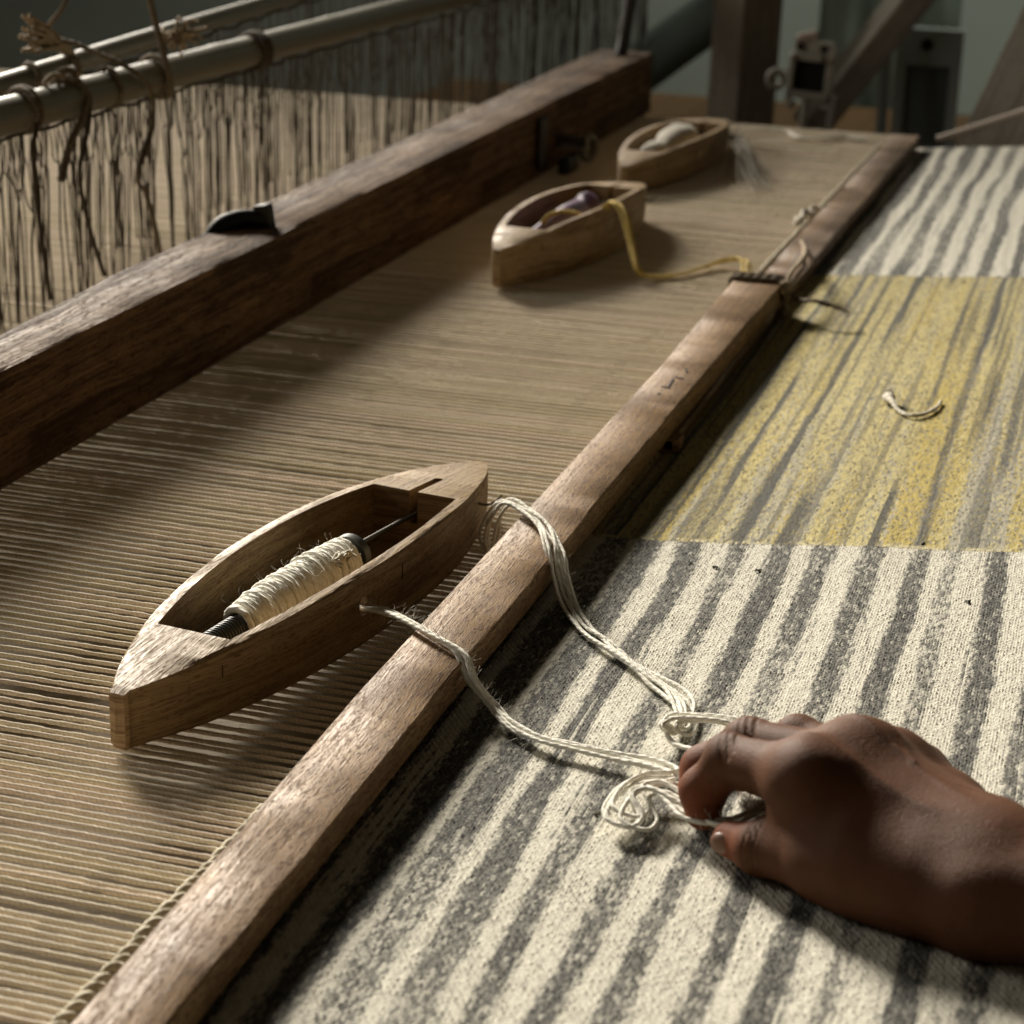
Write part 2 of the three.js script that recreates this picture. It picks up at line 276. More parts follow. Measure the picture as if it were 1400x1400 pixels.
// ---------------------------------------------------------------- striped cloth
{
  const cloth = thing('woven_rug', 'striped weft-faced wool rug in cream, grey and yellow being woven on the loom', 'rug');
  const X0 = 0.0, X1 = 0.44, PICK = 0.0015, RIB = 0.0046, zf = (x) => lerp(0.037, 0.028, clamp((x - 0.06) / 0.26, 0, 2)), zb = () => -0.765;
  const dark = [[0.0445, 0.004, 1], [0.058, 0.012, 0.95], [0.0815, 0.0165, 1], [0.1065, 0.017, 1], [0.1315, 0.0155, 0.9], [0.160, 0.0145, 0.95], [0.1865, 0.013, 0.9], [0.2125, 0.0115, 0.75], [0.2395, 0.013, 1], [0.268, 0.0125, 1], [0.290, 0.009, 0.6], [0.3155, 0.0115, 0.95], [0.343, 0.012, 0.9], [0.371, 0.012, 0.9], [0.40, 0.012, 0.9], [0.428, 0.012, 0.8]];
  const CREAM = [0.60, 0.575, 0.485], GREY = [0.031, 0.031, 0.029], LGREY = [0.30, 0.29, 0.255], YEL = [0.42, 0.33, 0.09], YELP = [0.45, 0.385, 0.17], BEI = [0.345, 0.325, 0.255];
  const mixc = (a, b, t, o) => { for (let c = 0; c < 3; c++) o[c] = lerp(a[c], b[c], t); };
  // the stripe's share of dark wool at a pick (x quantised to picks) and place z
  function darkShare(x, z, seed) {
    const xx = x + (fbm(z * 5, x * 8, seed, 0, 0, 2) - 0.5) * 0.009 + (vn(z * 45, x * 500, seed + 3) - 0.5) * 0.0022;
    let s = 0;
    for (const [c, w, k] of dark) { const kk = k * (0.42 + 0.85 * fbm(z * 7 + c * 90, c * 50, seed + 7, 0, 0, 2)), ww = w * (0.72 + 0.55 * vn(z * 6, c * 211, seed + 8)) , cc = c + (vn(z * 8, c * 97, seed + 9) - 0.5) * 0.006; s = Math.max(s, clamp(kk * 1.2) * (1 - sstep(ww * 0.34, ww * 0.66, Math.abs(xx - cc)))); }
    // loose thin dark streaks and pale picks
    const st = vn(z * 5 + 7, Math.floor(x / PICK) * 1.37, seed + 11); s = Math.max(s, sstep(0.84, 0.97, st) * 0.75);
    s *= 1 - sstep(0.90, 0.97, vn(z * 6, Math.floor(x / PICK) * 2.31, seed + 13)) * 0.65;
    return s;
  }
  const W = 2048, Hh = 2048;
  function sectionTex(z0, z1, kind, w, h, seed) {
    return dataTex(w, h, (px, py, o) => {
      const x = X0 + (px + 0.5) / w * (X1 - X0), z = z0 + (py + 0.5) / h * (z1 - z0);
      const [pick, cell, pf, cf] = cellOf(x, z), r1 = h2(pick, cell, seed), r2 = h2(pick, cell, seed + 1);
      const fib = vn(z * 900 + x * 500, x * 2600, seed + 2) - 0.5, fib2 = vn(z * 2600, x * 900, seed + 4) - 0.5;
      const qx = (pick + 0.5) * PICK;
      if (kind === 'stripe') {
        let s = darkShare(qx, z, seed);
        s = clamp(lerp(s, r1 < s * 0.98 ? 0.98 - 0.3 * r2 * r2 : 0.02, 0.5) + fib * 0.55 * (s > 0.08 ? 1 : 0.35));
        const dk = r2 * 0.22; mixc(CREAM, [lerp(GREY[0], LGREY[0], dk), lerp(GREY[1], LGREY[1], dk), lerp(GREY[2], LGREY[2], dk)], s, o);
        const v = 1 + (r2 - 0.5) * 0.22 + fib2 * 0.18; for (let c = 0; c < 3; c++) o[c] *= v;
      } else {
        const b = fbm(z * 3.2, qx * 85, seed + 20, 0, 0, 3), b2 = fbm(z * 2.2 + 9, qx * 140, seed + 21, 0, 0, 2), b3 = fbm(z * 4, qx * 60, seed + 22, 0, 0, 2), right = sstep(0.20, 0.33, x + (z + 0.3) * 0.06);
        mixc(YEL, YELP, sstep(0.35, 0.65, b + (r1 - 0.5) * 0.5), o);
        const be = clamp(sstep(0.50, 0.72, b2 + right * 0.07 + (r2 - 0.5) * 0.35 + fib * 0.2) * (0.75 + 0.2 * right));
        for (let c = 0; c < 3; c++) o[c] = lerp(o[c], BEI[c], be);
        let d = 0;
        for (const [c0, w0, k0] of [[0.052, 0.01, 0.6], [0.078, 0.004, 0.5], [0.104, 0.006, 0.55], [0.128, 0.006, 0.65], [0.155, 0.009, 0.75], [0.183, 0.011, 0.9], [0.212, 0.011, 1], [0.238, 0.007, 0.55], [0.262, 0.009, 0.6], [0.285, 0.007, 0.5], [0.305, 0.01, 0.6], [0.335, 0.009, 0.6]]) {
          const cx = c0 + (fbm(z * 3, c0 * 90, seed + 30, 0, 0, 2) - 0.5) * 0.007, kk = k0 * 1.35 * sstep(0.25, 0.55, fbm(z * 4.5, c0 * 77, seed + 31, 0, 0, 2)), ww = w0 * 0.72 * (0.6 + 0.8 * vn(z * 9, c0 * 31, seed + 32));
          d = Math.max(d, kk * (1 - sstep(ww * 0.25, ww * 0.75, Math.abs(qx - cx))));
        }
        d = clamp(d + sstep(0.90, 0.98, vn(z * 4, pick * 1.7, seed + 33)) * 0.5 + sstep(0.55, 0.8, vn(z * 3.5, pick * 0.47, seed + 34)) * 0.6 + (r2 - 0.5) * 0.35 * (d > 0.05 ? 1 : 0.35) + sstep(0.72, 0.9, b3) * 0.25);
        if (r1 < 0.10) d = Math.max(d, 0.55); else if (r1 < 0.24) for (let c = 0; c < 3; c++) o[c] = lerp(o[c], LGREY[c], 0.55);
        d = clamp(d + fib * 0.35);
        for (let c = 0; c < 3; c++) o[c] = lerp(o[c], GREY[c] * 1.4, d * 0.94);
        const edge = 1 - sstep(0.0015, 0.0045, Math.abs(z - zf(x) + 0.002 + (r2 - 0.5) * 0.003)); for (let c = 0; c < 3; c++) o[c] = lerp(o[c], [0.52, 0.46, 0.28][c], edge * sstep(0.2, 0.7, vn(x * 120, 3, seed + 60) + (r1 - 0.5) * 0.5) * 0.8);  // pale line painted along the join, where raised yarn would catch the light
        const v = 1 + (r1 - 0.5) * 0.35 + fib2 * 0.25 + fib * 0.2; for (let c = 0; c < 3; c++) o[c] *= v;
      }
    }, true);
  }
  // which pick and which float of it lies at (x, z), with the unevenness of hand weaving
  function cellOf(x, z) {
    const pk = x / PICK + (vn(z * 40, x * 50, 900) - 0.5) * 0.7 + (vn(z * 150, x * 160, 901) - 0.5) * 0.16, pick = Math.floor(pk), rz = z / RIB + (pick & 1) * 0.5 + (h2(pick, 3, 903) - 0.5) * 0.22 + (vn(x * 60, z * 30, 904) - 0.5) * 0.3, cell = Math.floor(rz);
    return [pick, cell, pk - pick, rz - cell];
  }
  // relief of a weft-faced weave: every pick swells over every other rib
  function relief(x, z) {
    const [pick, cell, f, g] = cellOf(x, z);
    const a = Math.sqrt(Math.max(0, 1 - (2 * f - 1) ** 2)), b = 0.5 - 0.5 * Math.cos(g * Math.PI * 2), amp = 0.75 + 0.5 * h2(pick, cell, 905);
    return 0.0011 * amp * (0.45 + 0.55 * b) * (0.15 + 0.85 * a) - 0.0006 + (vn(x * 25, z * 9, 907) - 0.5) * 0.0016;
  }
  function sectionGeo(z0f, z1f, dx, dz, warpEdge) {
    const nx = Math.round((X1 - 0.006) / dx), zA = Math.max(z0f(0.2), z1f(0.2)), nz = Math.round(Math.abs(z1f(0.2) - z0f(0.2)) / dz), pos = [], uv = [], idx = [];
    for (let j = 0; j <= nz; j++) for (let i = 0; i <= nx; i++) {
      const t = j / nz, q = i / nx, xr = q < 0.95 ? q / 0.95 * 0.42 : lerp(0.42, 0.78, (q - 0.95) / 0.05), z = lerp(z0f(xr), z1f(xr), t), fx = fellX(z), x = xr < 0.42 ? lerp(fx, 0.42, xr / 0.42) : xr;
      pos.push(x, clothY(x) + relief(x, z), z); uv.push(x, z);
      if (i && j) { const a = (j - 1) * (nx + 1) + i - 1, b = a + nx + 1; idx.push(a, a + 1, b, a + 1, b + 1, b); }
    }
    const g = new THREE.BufferGeometry(); g.setAttribute('position', new THREE.Float32BufferAttribute(pos, 3)); g.setAttribute('uv', new THREE.Float32BufferAttribute(uv, 2)); g.setIndex(idx); g.computeVertexNormals();
    return g;
  }
  const fuzz = dataTex(512, 512, (x, y, o) => { o[0] = o[1] = o[2] = 0.6 * vn(x / 512 * 90, y / 512 * 90, 50, 90, 90) + 0.4 * vn(x / 512 * 200, y / 512 * 120, 51, 200, 120); });
  fuzz.repeat.set(1 / 0.06, 1 / 0.06);
  const secs = [
    ['striped_section', 0.74, 0.02, 'stripe', () => 0.70, zf, 0.00052, 0.0013, 2048, 2048, 60, 'near block of cream and charcoal stripes under the hand'],
    ['yellow_section', 0.05, -0.78, 'yellow', zf, zb, 0.00075, 0.0019, 2048, 2048, 61, 'middle block of yellow and beige with thin grey streaks'],
    ['striped_section', -0.75, -1.62, 'stripe', zb, () => -1.60, 0.0018, 0.004, 1024, 1024, 62, 'far blurred block of cream and grey stripes'],
  ];
  for (const [name, ta, tb, kind, z0f, z1f, dx, dz, w, h, seed, label] of secs) {
    const t = sectionTex(tb, ta, kind, w, h, seed); t.wrapS = THREE.MirroredRepeatWrapping; t.wrapT = THREE.ClampToEdgeWrapping;
    t.repeat.set(1 / (X1 - X0), 1 / (ta - tb)); t.offset.set(-X0 / (X1 - X0), -tb / (ta - tb));
    const m = new THREE.MeshStandardMaterial({ map: t, bumpMap: fuzz, bumpScale: 0.0004, roughness: 0.95 }); m.name = 'wool_' + name;
    part(name, sectionGeo(z0f, z1f, dx, dz), m, cloth, label);
  }
  // short dark knots and ends standing out of the weave
  const R = rng(91), knots = [];
  for (const [x, z] of [[0.135, 0.075], [0.152, 0.08], [0.178, 0.082], [0.303, 0.118], [0.115, -0.748], [0.2, -0.772], [0.225, -0.735], [0.142, -0.735], [0.255, -0.76], [0.165, 0.41], [0.268, 0.02]]) {
    const p = []; for (let k = 0; k < 7; k++) p.push(V(x + (R() - 0.5) * 0.0035, clothY(x) + R() * 0.0012, z + (R() - 0.5) * 0.005)); knots.push(tube(p, (u) => 0.0005 * (0.7 + 0.6 * R()), { seg: 24, rad: 5 }));
  }
  part('weft_end', merge(knots), plain('dark_wool', [0.17, 0.165, 0.14], 0.95), cloth).userData.kind = 'stuff';
  // wool nap that catches the light
  const nap = [], Q = rng(17);
  for (let i = 0; i < 2600; i++) {
    const x = 0.05 + Q() * 0.33, z = lerp(0.60, -0.25, Math.pow(Q(), 1.1)), p = V(x, clothY(x) + 0.0002, z), L = 0.0012 + Q() * 0.0028, d = V(Q() - 0.5, 0.35 + Q() * 0.5, Q() - 0.5).normalize();
    nap.push(tube([p, p.clone().addScaledVector(d, L * 0.6), p.clone().addScaledVector(d, L).add(V((Q() - 0.5) * L, -L * 0.3, (Q() - 0.5) * L))], 0.00007, { seg: 3, rad: 3 }));
  }
  part('wool_nap', merge(nap), plain('wool_fibre', [0.5, 0.46, 0.36], 0.9), cloth).userData.kind = 'stuff';
}
// the last pick, a twisted cream cord along the fell
{
  const cordT = thing('fell_cord', 'twisted cream weft cord lying along the left edge of the wooden temple', 'cord');
  for (const ph of [0, Math.PI]) {
    const p = [], N = 900;
    for (let i = 0; i <= N; i++) { const z = lerp(0.72, -1.58, i / N), a = z / 0.0145 * Math.PI * 2 + ph, k = 0.0019 * (z > 0.25 ? 1 : 0.6) * (0.8 + 0.4 * vn(z * 60, ph, 7)); p.push(V(fellX(z) - 0.001 + Math.cos(a) * k + (z > 0.2 ? -0.001 : 0), 0.0046 + Math.sin(a) * k, z)); }
    part('strand', tube(p, (t) => 0.0022 * (0.75 + 0.5 * vn(t * 420, ph, 8)), { seg: 1500, rad: 7 }), M.fell, cordT);
  }
}

// ---------------------------------------------------------------- temple: two overlapped laths
{
  const t = thing('wooden_temple', 'long wooden stretcher of two overlapped laths lying across the edge of the rug', 'loom temple');
  const up = part('upper_lath', barGeo([
    { z: 0.78, x0: 0.0318, x1: 0.0660, y0: 0.0095, y1: 0.0250 }, { z: 0.62, x0: 0.0325, x1: 0.0652, y0: 0.0105, y1: 0.0262 }, { z: 0.35, x0: 0.0292, x1: 0.0658, y0: 0.0128, y1: 0.0290 },
    { z: 0.13, x0: 0.0315, x1: 0.0690, y0: 0.0145, y1: 0.0310 }, { z: -0.12, x0: 0.0340, x1: 0.0700, y0: 0.0140, y1: 0.0330 }, { z: -0.28, x0: 0.0360, x1: 0.0722, y0: 0.0156, y1: 0.0344 },
    { z: -0.585, x0: 0.0330, x1: 0.0765, y0: 0.0185, y1: 0.0368 }], { seed: 3, wob: 0.00025, bevel: 0.0010 }), M.temple, t, 'nearer reddish lath with glossy stippled top face');
  part('lower_lath', barGeo([
    { z: -0.15, x0: 0.040, x1: 0.0735, y0: 0.0045, y1: 0.0136 }, { z: -0.60, x0: 0.0405, x1: 0.0745, y0: 0.006, y1: 0.0180 }, { z: -0.9, x0: 0.0430, x1: 0.0790, y0: 0.006, y1: 0.0205 }, { z: -1.58, x0: 0.0545, x1: 0.0900, y0: 0.009, y1: 0.0245 }], { seed: 8, wob: 0.0005, bevel: 0.0012 }), M.lowerLath, t, 'farther thin brown lath running on under the nearer one');
  // worn slots cut in the upper lath
  const dk = plain('worn_slot', [0.012, 0.008, 0.006], 0.9);
  for (const [x, z, l, a] of [[0.0572, -0.2649, 0.012, 0.3], [0.0540, -0.226, 0.024, 0.05], [0.0528, -0.214, 0.007, 1.3], [0.0570, -0.2420, 0.007, 1.3], [0.0519, -0.1961, 0.004, 0.2]]) {
    const g = new RoundedBoxGeometry(0.0018, 0.0008, l, 2, 0.0004); g.rotateY(a); g.translate(x, lerp(0.0330, 0.0344, (-z - 0.12) / 0.16) + 0.0002, z); part('slot', g, dk, t);
  }
  part('cross_peg', boxUV(new RoundedBoxGeometry(0.012, 0.010, 0.016, 2, 0.001).translate(0.0725, 0.0105, -0.158), 'z'), M.temple, t);
}
// cord that binds the two laths, with its loose ends
{
  const b = thing('binding_cord', 'old grey cord knotted round the overlapped end of the temple laths', 'cord');
  const wrap = (z, r, o) => { const p = [V(0.031, 0.006, z), V(0.0305, 0.030, z + 0.001), V(0.0335, 0.0382, z + 0.001), V(0.055, 0.0388, z), V(0.0765, 0.0382, z - 0.002), V(0.0788, 0.030, z - 0.002), V(0.078, 0.006, z - 0.001), V(0.055, 0.0035, z)]; return tube(p, r, { seg: 90, rad: 7, closed: true }); };
  for (const [i, z] of [-0.575, -0.582, -0.590].entries()) part('wrap', wrap(z, 0.0028 - i * 0.0002), M.cord, b);
  const kn = []; for (let i = 0; i < 3; i++) { const p = []; for (let k = 0; k < 8; k++) { const a = k / 8 * Math.PI * 2; p.push(V(0.0805 + Math.cos(a) * 0.004 * (i === 1 ? 0.6 : 1), 0.0345 + Math.sin(a) * 0.0045, -0.573 + Math.sin(a * (i + 1) + i) * 0.004)); } kn.push(tube(p, 0.0019, { seg: 40, rad: 6, closed: true })); }
  part('knot', merge(kn), M.paleCord, b);
  part('loose_end', tube([V(0.080, 0.035, -0.575), V(0.0835, 0.027, -0.59), V(0.087, 0.0235, -0.585), V(0.099, 0.026, -0.565), V(0.110, 0.029, -0.555), V(0.124, 0.028, -0.55)], (t) => 0.0019 + (t > 0.88 ? 0.0008 : 0), { seg: 40 }), M.cord, b);
  const fr = []; const R = rng(12); for (let i = 0; i < 14; i++) fr.push(tube([V(0.122, 0.028, -0.55), V(0.130 + R() * 0.006, 0.027 + (R() - 0.5) * 0.006, -0.548 + (R() - 0.5) * 0.01), V(0.137 + R() * 0.008, 0.025 + (R() - 0.5) * 0.009, -0.545 + (R() - 0.5) * 0.022)], 0.0003, { seg: 6, rad: 4 })); part('frayed_tip', merge(fr), M.paleCord, b).userData.kind = 'stuff';
  part('loose_end', tube([V(0.079, 0.036, -0.577), V(0.080, 0.042, -0.61), V(0.078, 0.038, -0.66), V(0.0765, 0.036, -0.70), V(0.071, 0.034, -0.74), V(0.060, 0.0265, -0.80), V(0.0535, 0.0235, -0.83)], (t) => 0.0020 + 0.0012 * sstep(0.25, 0.45, t) * (1 - sstep(0.6, 0.8, t)), { seg: 60 }), M.paleCord, b);
  part('loose_end', tube([V(0.081, 0.034, -0.578), V(0.0835, 0.036, -0.62), V(0.082, 0.033, -0.67), V(0.077, 0.032, -0.70)], 0.0016, { seg: 30 }), M.cord, b);
}
// small cream knot of weft at the fell beyond the binding
{
  const p = []; const R = rng(44); for (let i = 0; i < 16; i++) p.push(V(0.026 + i * 0.0006 + (R() - 0.5) * 0.008, 0.012 + R() * 0.010, -0.95 - i * 0.006 + (R() - 0.5) * 0.012));
  single('yarn_knot', tube(p, 0.0034, { seg: 120, rad: 7 }), M.white, 'small tangled knot of cream yarn at the left edge of the far lath', 'yarn knot');
}

// ---------------------------------------------------------------- shuttles
const SH = { L: 0.411, hw: 0.0437 };
function shuttleBody(seed) {
  const { L, hw } = SH, N = 90, pos = [], idx = [], K = 14;
  for (let i = 0; i <= N; i++) {
    const q = i / N * 2 - 1, z = Math.sign(q) * (1 - Math.pow(1 - Math.abs(q), 1.35)) * L / 2, s = Math.abs(z) / (L / 2);
    const tipR = Math.sqrt(Math.max(0.02, 1 - (Math.max(0, s - 0.984) / 0.016) ** 2)), w = tipR * Math.max(z > 0 ? 0.0055 : 0.0028, hw * Math.pow(Math.max(0, 1 - s * s), 0.72)), y1 = 0.046 - 0.012 * Math.pow(s, 2.2) - (1 - tipR) * 0.004, y0 = 0.003 * Math.pow(s, 4) + (1 - tipR) * 0.006, b = Math.min(0.0018, w * 0.35), bb = Math.min(0.006, w * 0.5);
    const zz = z, f = 1 - 0.03;
    const ring = [[-w * f, y0 + bb], [-w, (y0 + y1) / 2], [-w, y1 - b], [-w + b * 0.3, y1 - b * 0.3], [-w + b, y1], [0, y1], [w - b, y1], [w - b * 0.3, y1 - b * 0.3], [w, y1 - b], [w, (y0 + y1) / 2], [w * f, y0 + bb], [w * f - bb * 0.35, y0 + bb * 0.25], [w * f - bb, y0], [-w * f + bb, y0]];
    ring.forEach(([x, y], k) => pos.push(x + (vn(zz * 30, k, seed) - 0.5) * 0.0007, y + (k > 1 && k < 10 ? (vn(zz * 26, k + 30, seed) - 0.5) * 0.0006 : 0), zz));
    if (i) for (let k = 0; k < K; k++) { const a = (i - 1) * K + k, c = (i - 1) * K + (k + 1) % K; idx.push(a, c, a + K, c, c + K, a + K); }
  }
  for (const [s, flip] of [[0, 0], [N * K, 1]]) { const c = pos.length / 3; let cx = 0, cy = 0; for (let k = 0; k < K; k++) { cx += pos[(s + k) * 3]; cy += pos[(s + k) * 3 + 1]; } pos.push(cx / K, cy / K, pos[s * 3 + 2] + (flip ? 0.0006 : -0.0006)); for (let k = 0; k < K; k++) flip ? idx.push(c, s + k, s + (k + 1) % K) : idx.push(c, s + (k + 1) % K, s + k); }
  // orientation check: signed volume
  let vol = 0; for (let i = 0; i < idx.length; i += 3) { const [a, b, c] = [0, 1, 2].map((k) => V(pos[idx[i + k] * 3], pos[idx[i + k] * 3 + 1], pos[idx[i + k] * 3 + 2])); vol += a.dot(b.cross(c)); }
  if (vol < 0) for (let i = 0; i < idx.length; i += 3) { const t = idx[i + 1]; idx[i + 1] = idx[i + 2]; idx[i + 2] = t; }
  const g = new THREE.BufferGeometry(); g.setAttribute('position', new THREE.Float32BufferAttribute(pos, 3)); g.setIndex(idx); g.computeVertexNormals(); g.setAttribute('uv', new THREE.BufferAttribute(new Float32Array(pos.length / 3 * 2), 2));
  const ev = new Evaluator(); ev.attributes = ['position', 'normal', 'uv'];
  let body = new Brush(g);
  const cut = (geo) => { if (!geo.attributes.uv) geo.setAttribute('uv', new THREE.BufferAttribute(new Float32Array(geo.attributes.position.count * 2), 2)); const b = new Brush(geo); b.updateMatrixWorld(); body.updateMatrixWorld(); body = ev.evaluate(body, b, SUBTRACTION); };
  // cavity
  const sh = new THREE.Shape(), zn = 0.138, zf = -0.106, inner = (z) => hw * Math.pow(Math.max(0, 1 - (z / (L / 2)) ** 2), 0.72) - 0.0075;
  const pts = []; for (let i = 0; i <= 24; i++) { const z = lerp(zf, zn, i / 24); pts.push([inner(z) + 0.0015, z]); } for (let i = 24; i >= 0; i--) { const z = lerp(zf, zn, i / 24); pts.push([-inner(z), z]); }
  pts.forEach(([x, z], i) => (i ? sh.lineTo(x, -z) : sh.moveTo(x, -z)));
  const cav = new THREE.ExtrudeGeometry(sh, { depth: 0.06, bevelEnabled: false, curveSegments: 4 }); cav.rotateX(-Math.PI / 2); cav.translate(0, 0.007, 0);
  cut(cav);
  // slot behind the far wall of the cavity, with a rounded end
  const sl = new THREE.Shape(); sl.moveTo(-0.0028, 0.10); sl.lineTo(-0.0028, 0.140); sl.absarc(0, 0.140, 0.0028, Math.PI, 0, true); sl.lineTo(0.0028, 0.10); const slg = new THREE.ExtrudeGeometry(sl, { depth: 0.05, bevelEnabled: false, curveSegments: 6 }); slg.rotateX(-Math.PI / 2); slg.translate(0, 0.022, 0); cut(slg);
  // thread eye through the right wall
  const eye = new THREE.CylinderGeometry(0.0042, 0.0042, 0.03, 16); eye.rotateZ(Math.PI / 2); eye.scale(1, 1.45, 1); eye.translate(0.042, 0.0265, 0.035); cut(eye);
  let out = body.geometry.clone(); out = boxUV(out, 'z', seed * 0.21, seed * 0.11);
  return toCreasedNormals(out, 0.55);
}
function winding(r0, r1, z0, z1, turns, yr, seed) {                     // yarn wound on a bobbin, layer over layer
  const list = [], R = rng(seed), prof = (t) => lerp(r0, r1, t) * (1 - 0.25 * Math.pow(Math.abs(t * 2 - 1), 6)) ;
  for (let layer = 0; layer < 2; layer++) {
    const p = [], N = turns * 14;
    for (let i = 0; i <= N; i++) { const t = i / N, a = t * turns * Math.PI * 2 * (layer ? -1 : 1) + layer, tt = clamp(layer ? 1 - t : t) + (vn(t * turns * 0.8, layer * 9, seed) - 0.5) * 0.035, r = prof(clamp(tt)) + (vn(t * turns * 2.1, 3 + layer, seed) - 0.5) * 0.0022 + layer * yr * 0.8; p.push(V(Math.cos(a) * r, Math.sin(a) * r, lerp(z0, z1, tt) + Math.sin(a + 1) * (layer ? 0.0035 : 0.0012))); }
    list.push(tube(p, yr, { seg: N, rad: 6 }));
  }
  return merge(list);
}
function makeShuttle(label, pos, turn, seed, kind) {
  const s = thing('shuttle', label, 'shuttle', pos, turn, 'wooden boat shuttles on the warp');
  part('body', shuttleBody(seed), M.shuttle, s);
  for (const [z, y, h] of [[0.150, 0.029, 0.007], [-0.008, 0.032, 0.009]]) { const w = (q) => SH.hw * Math.pow(1 - (q / (SH.L / 2)) ** 2, 0.72), a = Math.atan2(w(z + 0.004) - w(z - 0.004), 0.008); part('crack', new RoundedBoxGeometry(0.0010, h, 0.0007, 1, 0.0003).rotateY(a).translate(w(z) - 0.0001, y, z), M.crack, s); }
  const hook = tube([V(0.0185, 0.034, -0.140), V(0.024, 0.031, -0.1405), V(0.029, 0.0285, -0.142), V(0.034, 0.0285, -0.146), V(0.0385, 0.033, -0.152)], (t) => 0.0011 * (1 - 0.4 * t), { seg: 30, rad: 7 });
  part('wire_hook', hook, M.cord, s);
  if (kind === 'cream') {
    const b = new THREE.Group(); b.name = 'bobbin'; b.position.set(0.0, 0.0275, 0); s.add(b);
    part('quill', new THREE.CylinderGeometry(0.0062, 0.0068, 0.150, 24).rotateX(Math.PI / 2).translate(0, 0, 0.064), M.quill, b);
    part('quill_rim', new THREE.CylinderGeometry(0.0125, 0.0125, 0.006, 28).rotateX(Math.PI / 2).translate(0, 0, -0.0265), M.quill, b);
    const ribs = []; for (let i = 0; i < 14; i++) ribs.push(new THREE.TorusGeometry(0.0066, 0.0006, 6, 24).translate(0, 0, 0.099 + i * 0.0026)); part('quill_ribs', merge(ribs), M.quill, b);
    part('wound_yarn', winding(0.0112, 0.0128, 0.094, -0.0225, 36, 0.00155, 61), M.yarn, b);
    const R = rng(8), hs = []; for (let i = 0; i < 120; i++) { const z = lerp(0.09, -0.02, R()), a = R() * Math.PI * 2, p = V(Math.cos(a) * 0.0145, Math.sin(a) * 0.0145, z), d = V(Math.cos(a) + R() - 0.5, Math.sin(a) + R() - 0.5, (R() - 0.5) * 1.5).normalize(), l = 0.003 + R() * 0.005; hs.push(tube([p, p.clone().addScaledVector(d, l * 0.6), p.clone().addScaledVector(d, l).add(V((R() - 0.5) * l, (R() - 0.5) * l, (R() - 0.5) * l))], 0.0001, { seg: 4, rad: 3 })); } part('loose_fibres', merge(hs), M.yarn, b).userData.kind = 'stuff';
    const tg = []; for (let i = 0; i < 9; i++) { const p = []; for (let k = 0; k < 5; k++) p.push(V(0.010 + R() * 0.006, 0.009 + R() * 0.006, -0.006 + R() * 0.020)); tg.push(tube(p, 0.0009, { seg: 24, rad: 5 })); } part('yarn_tangle', merge(tg), M.white, b);
    part('spindle', new THREE.CylinderGeometry(0.0014, 0.0016, 0.145, 12).rotateX(Math.PI / 2).rotateX(-0.045).translate(0, 0.0295, -0.068), M.steel, s);
  } else if (kind === 'purple') {
    const b = new THREE.Group(); b.name = 'bobbin'; b.position.set(0.0, 0.031, 0); s.add(b);
    const pr = [[0, 0.135], [0.0045, 0.134], [0.0055, 0.11], [0.011, 0.055], [0.0135, 0.02], [0.0135, -0.01], [0.010, -0.02], [0.010, -0.026], [0.0165, -0.031], [0.0165, -0.036], [0.009, -0.041], [0, -0.041]].map(([r, z]) => new THREE.Vector2(r, z));
    part('quill', new THREE.LatheGeometry(pr, 32).rotateX(Math.PI / 2), M.purple, b);
    part('spindle', new THREE.CylinderGeometry(0.0015, 0.0015, 0.08, 10).rotateX(Math.PI / 2).translate(0, 0, -0.078), M.steel, b);
  } else {
    const b = new THREE.Group(); b.name = 'bobbin'; b.position.set(0.0, 0.031, 0); s.add(b);
    const prof = [[0, 0.118], [0.010, 0.116], [0.0145, 0.105], [0.0155, 0.088], [0.0125, 0.072], [0.0085, 0.062], [0.014, 0.052], [0.0225, 0.02], [0.0235, -0.01], [0.020, -0.034], [0.012, -0.044], [0, -0.046]].map(([r, z]) => new THREE.Vector2(r, z));
    part('wound_yarn', new THREE.LatheGeometry(prof, 40).rotateX(Math.PI / 2), M.white, b);
    part('spindle', new THREE.CylinderGeometry(0.0015, 0.0015, 0.06, 10).rotateX(Math.PI / 2).translate(0, 0, -0.076), M.steel, b);
  }
  return s;
}
makeShuttle('nearest wooden boat shuttle, holding a bobbin of cream yarn on a dark quill', [-0.0466, 0.0009, 0.2097], -0.1362, 3, 'cream');
const sh2 = makeShuttle('middle wooden boat shuttle with a bare purple bobbin and a yellow yarn end', [-0.1715, 0.0016, -0.7799], -0.115, 11, 'purple'); sh2.scale.set(0.96, 1.2, 0.96);
makeShuttle('farthest wooden boat shuttle with a plump white bobbin, blurred', [-0.1847, 0.0016, -1.3169], -0.0876, 19, 'white');

